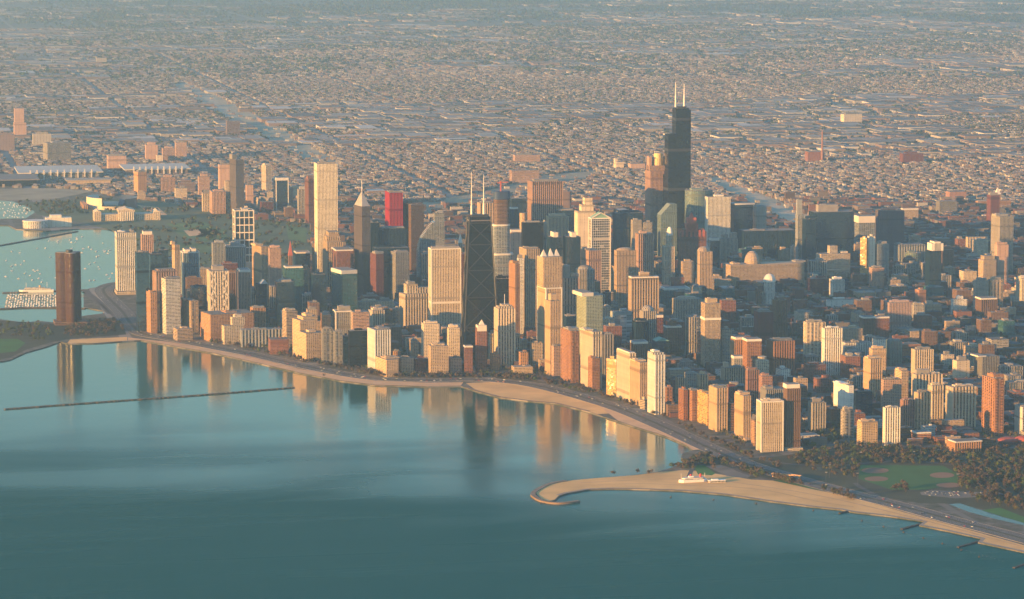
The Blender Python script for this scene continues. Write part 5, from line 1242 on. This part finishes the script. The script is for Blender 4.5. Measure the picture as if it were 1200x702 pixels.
far_set(20000, 28000, 70800, (11, 28), (6, 12)); far_set(20000, 36000, 6490, (70, 240), (8, 16), True)
far = [f for f in far if f[1] < -6000 or free(obb(f[0], f[1], 0, f[2], f[3]), 1.)]
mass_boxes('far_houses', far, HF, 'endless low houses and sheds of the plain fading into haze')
# a few taller far blocks that read singly in the haze are in the tower list above

# ------------------------------------------------------------------ trees
TCOL = [plain('leaf_'+n, c, .9, .4, .3) for n, c in (('bare', (.082, .056, .036)), ('olive', (.088, .082, .026)), ('fresh', (.072, .105, .022)), ('dark', (.030, .046, .018)))]
BARK = plain('bark', (.055, .04, .03), .95, .3, .5)
def crown_mesh(seed, H, Rr, nl):
    r = random.Random(seed); v = []; f = []
    lobes = []
    for _ in range(9):
        a = r.uniform(0, 6.28); q = Rr*r.uniform(.15, .72); lobes.append((q*math.cos(a), q*math.sin(a), H*r.uniform(.42, .86), Rr*r.uniform(.26, .46)))
    for _ in range(nl):
        x, y, z, R2 = r.choice(lobes); d = Vector((r.gauss(0, 1), r.gauss(0, 1), r.gauss(0, 1))).normalized()*R2*(r.random()**.4); c = Vector((x, y, z))+Vector((d.x, d.y, d.z*.85))
        n = (d.normalized()+Vector((r.uniform(-.7, .7), r.uniform(-.7, .7), r.uniform(-.3, .9)))).normalized(); t1 = n.orthogonal().normalized(); t2 = n.cross(t1); s = r.uniform(.38, .95)
        b = len(v); v += [tuple(c+t1*s), tuple(c+t2*s*.8), tuple(c-t1*s), tuple(c-t2*s*.8)]; f.append((b, b+1, b+2, b+3))
    return v, f, lobes
def tree_proto(seed, H, Rr, mat, nl=420):
    v, f, lobes = crown_mesh(seed, H, Rr, nl); me = bpy.data.meshes.new('crown'); me.from_pydata(v, [], f); me.materials.append(mat)
    mb = MB(); mb.prism(ngon(7, .5), -.3, H*.45, top=ngon(7, .3))
    for l in lobes[:6]: mb.beam((0, 0, H*.3), (l[0]*.9, l[1]*.9, l[2]), .13)
    t = bpy.data.objects.new('tree', None); COL.objects.link(t)
    c = bpy.data.objects.new('crown', me); COL.objects.link(c); c.parent = t
    mb.make('trunk', BARK, t)
    return t
protos = []
for i, (H, Rr, mi) in enumerate(((13, 6.2, 0), (11, 5.6, 1), (12, 5.4, 2), (10, 5, 3), (15, 6.8, 0), (9, 4.4, 0))): protos.append((tree_proto(40+i, H, Rr, TCOL[mi], 300 if mi == 0 else 430), mi))
TL = {0: ('bare brown crowned tree of early spring near the shore highway', 'bare brown park trees'), 1: ('olive leafed tree in the lakefront park', 'olive park trees'), 2: ('fresh green tree in the lakefront park', 'fresh green park trees'), 3: ('dark green dense tree in the lakefront park', 'dark green park trees')}
tree_spots = []
def tree_zone(poly, n, wts, avoid=()):
    W_ = pxpoly(poly); xs = [p[0] for p in W_]; ys = [p[1] for p in W_]; k = 0; g = 0
    while k < n and g < n*30:
        g += 1; x, y = rn.uniform(min(xs), max(xs)), rn.uniform(min(ys), max(ys))
        if not in_poly(x, y, W_): continue
        px, py, q = px_of(x, y)
        if any(in_poly(px, py, a) for a in avoid) or not in_poly(px, py, LANDPX): continue
        if not free(obb(x, y, 0, 5, 5), .5): continue
        if near_road(x, y): continue
        tree_spots.append((q, x, y, rn.choices(range(6), wts)[0])); k += 1
LSDN = np.array([(p.x, p.y) for p in LSD])
def near_road(x, y, m=28.5): return float(np.min((LSDN[:, 0]-x)**2+(LSDN[:, 1]-y)**2)) < m*m
PARKW = (5, 4, 3, 4, 4, 3)
lagoon_px = [(1108, 588), (1130, 588), (1240, 622), (1240, 634), (1100, 600)]
av = (ball_px, lagoon_px, [(1074, 575), (1092, 573), (1154, 576), (1158, 583), (1080, 586)], [(1160, 568), (1170, 568), (1215, 592), (1205, 594)])
tree_zone([(918, 538), (985, 521), (1040, 523), (1110, 529), (1160, 528), (1215, 524), (1215, 558), (1125, 572), (1118, 552), (1100, 545), (1010, 544), (1003, 561), (960, 555)], 620, PARKW, av)
tree_zone([(1120, 560), (1215, 556), (1215, 606), (1120, 582)], 260, (5, 3, 2, 3, 4, 3), av)
tree_zone([(1045, 574), (1068, 570), (1072, 576), (1050, 577)], 10, (4, 0, 0, 0, 4, 3), ())
tree_zone([(785, 549), (808, 540), (830, 533), (868, 543), (905, 557), (890, 561), (850, 556), (818, 551)], 110, (6, 3, 3, 2, 2, 5), ([(812, 545), (826, 545.5), (838, 555), (834, 557.2), (818, 556)], [(826, 546), (845, 545), (882, 556.5), (876, 560), (852, 558)]))
tree_zone([(905, 560), (940, 560), (985, 574), (1012, 584), (1000, 586), (950, 571), (925, 567)], 60, (5, 3, 2, 3, 2, 4), ())
tree_zone([(905, 532), (945, 527), (985, 517), (985, 506), (940, 508), (938, 526)], 60, (1, 3, 4, 6, 1, 1), ())
for o0, o1, i0, i1, n in ((29, 62, .30, .62, 330), (29, 44, .62, .78, 90)):
    for _ in range(n):
        p = LSD[int(len(LSD)*rn.uniform(i0, i1))]; j = LSD.index(p); d = (LSD[min(len(LSD)-1, j+1)]-LSD[max(0, j-1)]).normalized(); o = rn.uniform(o0, o1)
        x, y = p.x+d.y*o*-1+rn.uniform(-6, 6), p.y+d.x*o+rn.uniform(-6, 6); px, py, q = px_of(x, y)
        if in_poly(px, py, LANDPX) and free(obb(x, y, 0, 5, 5), .5) and (abs(o) < 5 or not near_road(x, y)): tree_spots.append((q, x, y, rn.choices(range(6), (6, 1, 1, 1, 1, 6))[0]))
tree_zone([(0, 379), (42, 378), (60, 384), (70, 396), (40, 402), (20, 396), (0, 396)], 60, (2, 3, 4, 4, 1, 2), ())
tree_zone([(70, 392), (98, 376), (140, 376), (146, 390), (110, 394.5), (82, 396)], 130, (7, 1, 0, 4, 5, 4), ())
tree_zone([(452, 442.5), (500, 443), (610, 441), (640, 446), (600, 445.5), (500, 444.8)], 70, (6, 1, 1, 3, 3, 4), ())
for px, py in ((718, 556.5), (747, 555), (760, 556), (764, 554.5)): p = gp(px, py); tree_spots.append((px_of(p.x, p.y)[2], p.x, p.y, 0))
tree_spots.sort()
for q, x, y, k in tree_spots[:296]:
    pr, mi = protos[k]; lab, grp = TL[mi]
    if not pr.get('label'): r = pr; r.location = (x, y, 2)
    else: r = copy_thing(pr, (x, y, 2), rn.uniform(0, 6.28))
    r['label'] = lab; r['category'] = 'tree'; r['group'] = grp; sc_ = rn.uniform(.55, 1.25); r.scale = (sc_*rn.uniform(.9, 1.15), sc_, sc_*rn.uniform(.9, 1.1))
for pr, mi in protos:
    if not pr.get('label'):
        for ch in list(pr.children): bpy.data.objects.remove(ch)
        bpy.data.objects.remove(pr)
def mass_trees(name, spots, mats, label, leaf=(1.0, 2.0), nl=26):
    """spots rows: x, y, height, radius, material"""
    A = np.asarray([s[:4] for s in spots], 'f'); mi = np.asarray([s[4] for s in spots], 'i'); n = len(A)
    d = RNG.normal(size=(n, nl, 3)); d /= np.linalg.norm(d, axis=2, keepdims=True); rad = RNG.random((n, nl, 1))**.5
    C = np.stack([A[:, 0], A[:, 1], 2+A[:, 2]*.62], 1)[:, None]+d*rad*np.stack([A[:, 3], A[:, 3], A[:, 2]*.4], 1)[:, None]
    nn = d+RNG.normal(size=d.shape)*.5; nn /= np.linalg.norm(nn, axis=2, keepdims=True); t1 = np.cross(nn, np.array([.3, .2, .9])); t1 /= np.linalg.norm(t1, axis=2, keepdims=True); t2 = np.cross(nn, t1)
    s = RNG.uniform(leaf[0], leaf[1], (n, nl, 1))*(A[:, 3]/5.)[:, None, None]
    V = np.stack([C+t1*s, C+t2*s, C-t1*s, C-t2*s], 2).reshape(-1, 3)
    F = np.arange(len(V)).reshape(-1, 4)
    me = bpy.data.meshes.new(name); me.vertices.add(len(V)); me.vertices.foreach_set('co', V.astype('f').ravel()); me.loops.add(F.size); me.loops.foreach_set('vertex_index', F.ravel().astype('i'))
    me.polygons.add(len(F)); me.polygons.foreach_set('loop_start', np.arange(0, F.size, 4, dtype='i')); me.polygons.foreach_set('loop_total', np.full(len(F), 4, 'i'))
    for m in mats: me.materials.append(m)
    me.polygons.foreach_set('use_smooth', np.zeros(len(F), bool))
    me.polygons.foreach_set('material_index', np.repeat(mi, nl).astype('i')); me.update(calc_edges=True)
    o = bpy.data.objects.new(name, me); COL.objects.link(o); tag(o, label, 'trees', None, 'stuff'); return o
more = [(x, y, rn.uniform(8, 13), rn.uniform(4, 6), {0: 0, 1: 1, 2: 2, 3: 3, 4: 0, 5: 0}[k]) for q, x, y, k in tree_spots[296:]]
mass_trees('park_tree_foliage', more, TCOL, 'bare brown and olive trees lining the shore road and point', (.8, 1.6), 60)
st = []
X, Y, r = wedge(6300, 10600, 30000); fx = np.floor(X/124)*124
X = fx+RNG.choice([4, 8, 116, 120, 62, 60, 58], X.size)+RNG.uniform(-6, 6, X.size)
px, py, q = px_of(X, Y); kp = (px > -150) & (px < 1350) & in_poly_np(px, py, LANDPX) & (py > 245)
for p in KEEP: kp &= ~in_poly_np(px, py, p)
for x, y in zip(X[kp], Y[kp]):
    if free(obb(x, y, 0, 4, 4), .3): st.append((x, y, rn.uniform(7, 12), rn.uniform(3, 5), rn.choice((0, 0, 1, 1, 2, 3))))
mass_trees('street_tree_foliage', st, TCOL, 'brown and green street trees between the low houses', (1.1, 2.2), 22)
st = []
W_ = np.array(pxpoly(grant_px)); n = 1500; X = RNG.uniform(W_[:, 0].min(), W_[:, 0].max(), n); Y = RNG.uniform(W_[:, 1].min(), W_[:, 1].max(), n); px, py, q = px_of(X, Y); nz = vnoise(X, Y, 160, 9)
for x, y, a, b, z in zip(X, Y, px, py, nz):
    if in_poly(a, b, grant_px) and z > .42 and in_poly(a, b, LANDPX) and free(obb(x, y, 0, 5, 5), 1): st.append((x, y, rn.uniform(9, 14), rn.uniform(5, 8), rn.choice((1, 1, 2, 3, 0))))
mass_trees('south_park_tree_foliage', st, TCOL, 'olive and green trees of the big park south of downtown', (1.6, 3), 20)
st = []
for dmin, dmax, n, rr in ((10300, 14500, 24000, (3, 7)), (14500, 20000, 38000, (4, 9)), (20000, 36000, 47000, (8, 18))):
    X, Y, r = wedge(dmin, dmax, n); nz = vnoise(X, Y, 1100., 21)*.6+vnoise(X, Y, 380., 22)*.4; px, py, q = px_of(X, Y)
    kp = (nz > RNG.uniform(.25, .62, n)) & (np.mod(X+20, 744) > 46) & (np.mod(Y+20, 832) > 46) & (py < 262) & (px > -150) & (px < 1350) & in_poly_np(px, py, LANDPX)
    for p in KEEP: kp &= ~in_poly_np(px, py, p)
    for x, y in zip(X[kp], Y[kp]):
        rad = rn.uniform(*rr)
        if y < -6000 or free(obb(x, y, 0, 5, 5), .5): st.append((x, y, min(16, rad*1.7), rad, rn.choice((1, 1, 3, 3, 0, 2))))
mass_trees('far_tree_foliage', st, TCOL, 'dark tree canopy among the far houses of the plain', (1.8, 3.4), 8)
# ------------------------------------------------------------------ piers, boats, cars and other small things
WOOD = plain('old_timber', (.055, .045, .04), .95, .3, .2); WHITE = plain('white_paint', (.78, .76, .72), .5, .06)
def bar_thing(name, label, cat, pts, w_, z0, z1, mat, group=None):
    L = smooth_line([gp(*p, 0) for p in pts], 60 if cat == 'breakwater' else 4); m = L[len(L)//2]; A, B = offset_line(L, w_/2), offset_line(L, -w_/2)
    if cat == 'breakwater':
        for q in A+B: q.x += rn.uniform(-1.3, 1.3); q.y += rn.uniform(-1.3, 1.3)
    poly = [(p.x-m.x, p.y-m.y) for p in B]+[(p.x-m.x, p.y-m.y) for p in reversed(A)]
    ar = sum(poly[i][0]*poly[(i+1) % len(poly)][1]-poly[(i+1) % len(poly)][0]*poly[i][1] for i in range(len(poly)))
    if ar < 0: poly.reverse()
    b = MB(); b.prism(poly, z0, z1); o = b.make(name, mat, None, loc=(m.x, m.y, 0)); return tag(o, label, cat, group)
bar_thing('breakwater', 'long thin dark breakwater lying alone across the open lake', 'breakwater', [(5, 480), (120, 471.5), (240, 463), (345, 454.5)], 5.5, -2, 2.2, STONE)
bar_thing('breakwater', 'thin dark breakwater slanting to the round terraced aquarium', 'breakwater', [(-60, 299), (0, 288), (50, 279), (90, 271.5)], 9, -2, 2.2, STONE)
bar_thing('jetty', 'narrow stone jetty closing the marina near the lobed tower', 'jetty', [(-60, 364), (0, 362.5), (40, 361), (100, 362)], 9, -2, 2.6, STONE)
bar_thing('pier', 'dark pier holding the white ship beyond the boat rows', 'pier', [(3, 343.6), (40, 342.4), (104, 340)], 9, -2, 2.4, STONE)
for i, (a, b) in enumerate((((983.5, 602.2), (1001, 597.8)), ((1056.5, 620.8), (1086, 612.6)), ((1122.5, 642), (1152, 633.5)), ((1188, 666), (1216, 657)))):
    bar_thing('groyne', ['short dark groyne at the straight part of the sand beach', 'second dark groyne, at the first notch of the sand beach', 'third dark groyne, at the last notch of the sand beach', 'dark groyne at the frame corner beyond the last beach notch'][i], 'groyne', [a, b], 4.6, -1.5, 2.0, WOOD)
for px, py in ((1010, 610.5), (1035.5, 617.5), (1059, 624), (1082, 631), (1104.5, 637.5), (1126.5, 645), (1147.5, 653), (836, 586), (886, 590.5), (953, 598.5), (786, 583), (634, 590)):
    p = gp(px, py, 0); b = MB(); b.prism(ngon(8, 2.0, 2.6), -1.5, 1.5, top=ngon(8, 1.7, 2.2)); b.prism(ngon(8, .5), 1.5, 2.8); tag(b.make('piling', WOOD, None, loc=(p.x, p.y, 0)), 'small dark piling standing in the water off the sand beach', 'piling', 'pilings off the beach')
bl = [((680, 578.5), (760, 580), 16), ((760, 580), (880, 588), 18), ((885, 589), (985, 602), 16), ((992, 605), (1180, 659), 40)]
nb = 0
for a, c, n in bl:
    for i in range(n):
        f = i/n; p = gp(a[0]+(c[0]-a[0])*f, a[1]+(c[1]-a[1])*f, 0); b = MB(); b.prism(ngon(8, .75), -.4, .5, top=ngon(8, .55)); b.prism(ngon(6, .2), .5, 1.1); tag(b.make('buoy', WOOD, None, loc=(p.x, p.y, 0)), 'small dark buoy in the swimming line off the sand beach', 'buoy', 'swimming line buoys')
# beach house shaped like a lake steamer
P, k = place(822, 564); BX = lambda px: -(px-822)/k
t = thing('beach_house', (P.x, P.y, 2), 'white ship shaped beach house with red funnels on the sand', 'beach house', None, R_(4))
def hull(b, x0, x1, w_, z0, z1, nose):
    q = [(x0, -w_/2*.6), (x0+nose, -w_/2), (x1-nose, -w_/2), (x1, 0), (x1-nose, w_/2), (x0+nose, w_/2), (x0, w_/2*.6)]; b.prism(q, z0, z1)
b = MB(); hull(b, BX(828), BX(794), 15, -1, 5, 7); b.make('lower_deck', WHITE, t)
b = MB(); hull(b, BX(825), BX(798), 12, 5, 8.6, 4); b.make('upper_deck', fac('white.h'), t)
b = MB(); b.box((BX(812)+BX(806))/2, 0, 8.6, 11.2, 9, 6); b.make('wheelhouse', WHITE, t)
for px in (808.5, 820.5):
    b = MB(); b.prism(ngon(12, 2.3, 2.3, BX(px)), 8.6, 14.5, top=ngon(12, 2.0, 2.0, BX(px)-.8)); b.make('funnel', plain('funnel_red', (.42, .02, .02), .6), t)
for px in (797, 826):
    b = MB(); b.prism(ngon(6, .25, .25, BX(px)), 5, 16); b.make('mast', MASTM, t)
t = thing('beach_pavilion', (gp(840, 565).x, gp(840, 565).y, 2), 'long low white pavilion next to the ship shaped beach house', 'pavilion', None, R_(4))
b = MB(); b.box(0, 0, -1, 3.6, 31, 10); b.make('wall', fac('white.h'), t); b = MB(); b.box(0, 0, 3.6, 4.3, 33, 12, bottom=True); b.box(4, 0, 4.3, 6.2, 12, 6); b.make('roof', WHITE, t)
for px, py, lab in ((800, 563.5, None), (866, 566, None)): pass
# footbridge over the highway
a, c = gp(905, 558.5), gp(938, 561.5); t = thing('footbridge', ((a.x+c.x)/2, (a.y+c.y)/2, 2), 'orange lit footbridge over a dark underpass beside the highway', 'bridge', None, math.atan2(c.y-a.y, c.x-a.x)); Ln = (c-a).length
b = MB(); b.box(0, 0, 4.6, 5.5, Ln, 7, bottom=True); b.make('deck', CONC, t)
for s in (-1, 1):
    b = MB(); b.box(0, s*3.3, 5.5, 6.9, Ln, .4); b.make('parapet', CONC, t)
for s in (-.46, 0, .46):
    b = MB(); b.box(Ln*s, 0, -1, 4.6, 2.4, 5.4); b.make('bridge_pier', CONC, t)
# light poles round the ball field
for px, py in ((1005, 570), (1009, 545), (1122, 571), (1071, 544), (968, 569), (972, 560)):
    p = gp(px, py); t = thing('floodlight_pole', (p.x, p.y, 2), 'tall thin floodlight pole beside the ball field', 'light pole', 'floodlight poles around the ball field'); b = MB(); b.prism(ngon(6, .35), -.5, 24, top=ngon(6, .22)); b.make('pole', DARKM, t); b = MB(); b.box(0, 0, 24, 25.4, 4, .8, bottom=True); b.make('lamp_rack', MECH, t)
# the white ship
P, k = place(43, 341.5); X = lambda px: -(px-43)/k
t = thing('ship', (P.x, P.y, 0), 'long white passenger ship moored on the far side of the boat rows', 'ship', None, R_(-3))
b = MB(); L2 = abs(X(24)-X(63))/2
b.prism([(-L2, -5), (L2*.8, -7), (L2, 0), (L2*.8, 7), (-L2, 5)], -1, 7, top=[(-L2*1.01, -5.6), (L2*.84, -7.6), (L2*1.06, 0), (L2*.84, 7.6), (-L2*1.01, 5.6)]); b.make('hull', WHITE, t)
b = MB(); b.box(-2, 0, 7, 10.5, L2*1.6, 11); b.box(L2*.1, 0, 10.5, 13.5, L2*1.2, 9); b.make('deckhouse', fac('white.h'), t)
b = MB(); b.prism(ngon(10, 3, 2.2, -L2*.2), 13.5, 19); b.make('funnel', plain('funnel_buff', (.55, .38, .2)), t)
for f in (-.62, .62):
    b = MB(); b.prism(ngon(6, .4, .4, L2*f), 7, 27); b.make('mast', MASTM, t)
# boats: marina rows and moorings
def boat_mesh(L_, B_, cab, mast):
    b = MB(); b.prism([(-L_/2, -B_/2*.8), (L_*.2, -B_/2), (L_/2, 0), (L_*.2, B_/2), (-L_/2, B_/2*.8)], -.3, 1.2); b.box(-L_*.08, 0, 1.2, 1.2+cab, L_*.42, B_*.62)
    if mast: b.prism(ngon(5, .14, .14, L_*.08), 1.2, 12); b.beam((L_*.08, 0, 2.6), (-L_*.35, 0, 2.7), .16)
    o = b.make('boat', [WHITE], None); m = o.data; bpy.data.objects.remove(o); return m
BMS = [boat_mesh(9, 3.2, 1.1, False), boat_mesh(11, 3.6, 1.0, True), boat_mesh(13, 4.2, 2.0, False)]
DOCK = plain('dock_boards', (.20, .16, .12), .9)
nrow = 8
for r in range(nrow):
    yy = 346.2+r*1.95; x0_, x1_ = 8-r*.4, 99 if r < 2 else 70
    bar_thing('dock', 'long boarded dock between two boat rows of the marina', 'dock', [(x0_, yy), ((x0_+x1_)/2, yy-.2), (x1_, yy-.4)], 3, -.3, .9, DOCK, 'marina docks')
    n = 19
    for i in range(n):
        px = x0_+(67-x0_)*(i+.5)/n; p = gp(px+rn.uniform(-.5, .5), yy-.35-(px-x0_)/(x1_-x0_)*.4+.9*rn.choice((0, 1))-.1, 0)
        if rn.random() < .12: continue
        o = bpy.data.objects.new('boat', rn.choice(BMS)); COL.objects.link(o); o.location = (p.x, p.y, 0); o.rotation_euler = (0, 0, R_(90*rn.choice((1, -1))+rn.uniform(-4, 4))); tag(o, 'small white boat berthed in the packed marina rows', 'boat', 'boats berthed in the marina')
hz = [(-5, 296), (40, 286), (95, 275), (132, 277), (133, 328), (100, 332), (66, 331), (2, 332), (-8, 330)]; k = 0
while k < 64:
    px, py = rn.uniform(-5, 134), rn.uniform(275, 332)
    if not in_poly(px, py, hz): continue
    p = gp(px, py, 0); o = bpy.data.objects.new('boat', rn.choice(BMS)); COL.objects.link(o); o.scale = (.75,)*3; o.location = (p.x, p.y, 0); o.rotation_euler = (0, 0, R_(200+rn.uniform(-25, 25))); tag(o, 'small boat swinging at a mooring in the open harbour', 'boat', 'boats moored in the harbour'); k += 1
# masts and hulls packed in the far basin: too many and too small to tell apart
arr = []
for _ in range(170):
    px, py = rn.uniform(-20, 40), rn.uniform(232, 257)
    if in_poly(px, py, [(-80, 232), (15, 237), (32, 244), (38, 249), (28, 255), (-80, 257)]): p = gp(px, py); arr.append((p.x, p.y, rn.uniform(2.4, 3.4), rn.uniform(8, 11), rn.uniform(1.4, 2.4)))
o = mass_boxes('far_boats', arr, WHITE, 'crowd of tiny white boats in the far basin behind the aquarium'); o['category'] = 'boats'
# cars
CARC = [('white', (.75, .75, .73)), ('black', (.02, .02, .022)), ('red', (.38, .03, .025)), ('silver', (.42, .43, .45)), ('blue', (.04, .08, .2))]
def car_mesh(nm, c):
    b = MB(); b.prism(rect(4.5, 1.8), .35, .85, top=rect(4.45, 1.75), bottom=True); b.prism(rect(4.45, 1.75), .85, 1.0, top=rect(4.2, 1.6)); b.prism(rect(2.6, 1.6, -.2), 1.0, 1.48, top=rect(1.8, 1.35, -.25), mi=1)
    for sx in (-1.4, 1.4):
        for sy in (-.85, .85):
            q = [(sx+.33*math.cos(a), .33+.33*math.sin(a)) for a in [i*math.pi/4 for i in range(8)]]; b.face([(x, sy+.1, z) for x, z in q][::-1], None, 1); b.face([(x, sy-.1, z) for x, z in q], None, 1)
            for i in range(8): j = (i+1) % 8; b.face([(q[i][0], sy-.1, q[i][1]), (q[i][0], sy+.1, q[i][1]), (q[j][0], sy+.1, q[j][1]), (q[j][0], sy-.1, q[j][1])][::-1], None, 1)
    o = b.make('car', [plain('car_paint_'+nm, c, .25, .03), DARKM], None); m = o.data; bpy.data.objects.remove(o); return m
CM = [car_mesh(*c) for c in CARC]
nL = len(LSD)
for i in range(190):
    f = rn.uniform(.12, .98); j = int(nL*f); p = LSD[min(j, nL-2)].lerp(LSD[min(j+1, nL-1)], rn.random()); d = (LSD[min(nL-1, j+1)]-LSD[max(0, j-1)]).normalized(); lane = rn.choice((5.2, 9.4, 13.6, 17.6))*rn.choice((1, -1)); ci = rn.choices(range(5), (4, 3, 2, 3, 2))[0]
    o = bpy.data.objects.new('car', CM[ci]); COL.objects.link(o); o.location = (p.x-d.y*lane, p.y+d.x*lane, Z3+.02); o.rotation_euler = (0, 0, math.atan2(d.y, d.x)+(math.pi if lane > 0 else 0)); tag(o, f'{CARC[ci][0]} car driving on the curving shore highway', 'car', f'{CARC[ci][0]} cars on the highway')
for i in range(46):
    px, py = rn.uniform(1084, 1150), rn.choice((576.6, 578.2, 579.8, 581)); p = gp(px, py); ci = rn.choices(range(5), (4, 3, 2, 3, 2))[0]
    o = bpy.data.objects.new('car', CM[ci]); COL.objects.link(o); o.location = (p.x, p.y, Z2+.02); o.rotation_euler = (0, 0, R_(90)); tag(o, f'{CARC[ci][0]} car parked on the pale lot beside the ball field', 'car', f'{CARC[ci][0]} cars parked by the ball field')
# ------------------------------------------------------------------ haze: one closed box of even air
b = MB(); b.box(0, -12000, -1.0, 1085, 130000, 130000, bottom=True)
m = bpy.data.materials.new('haze_air'); m.use_nodes = True; t = m.node_tree; t.nodes.clear(); o_ = t.nodes.new('ShaderNodeOutputMaterial'); v = t.nodes.new('ShaderNodeVolumePrincipled')
v.inputs['Color'].default_value = (.58, .85, 1.0, 1); v.inputs['Density'].default_value = HAZE; v.inputs['Anisotropy'].default_value = .5; t.links.new(v.outputs[0], o_.inputs['Volume'])
hz_ = b.make('haze', m, None); tag(hz_, 'pale blue morning haze filling the air over the city and lake', 'haze', None, 'stuff')
print('low', len(low), 'far', len(far), 'trees', len(tree_spots), 'objects', len(bpy.data.objects))
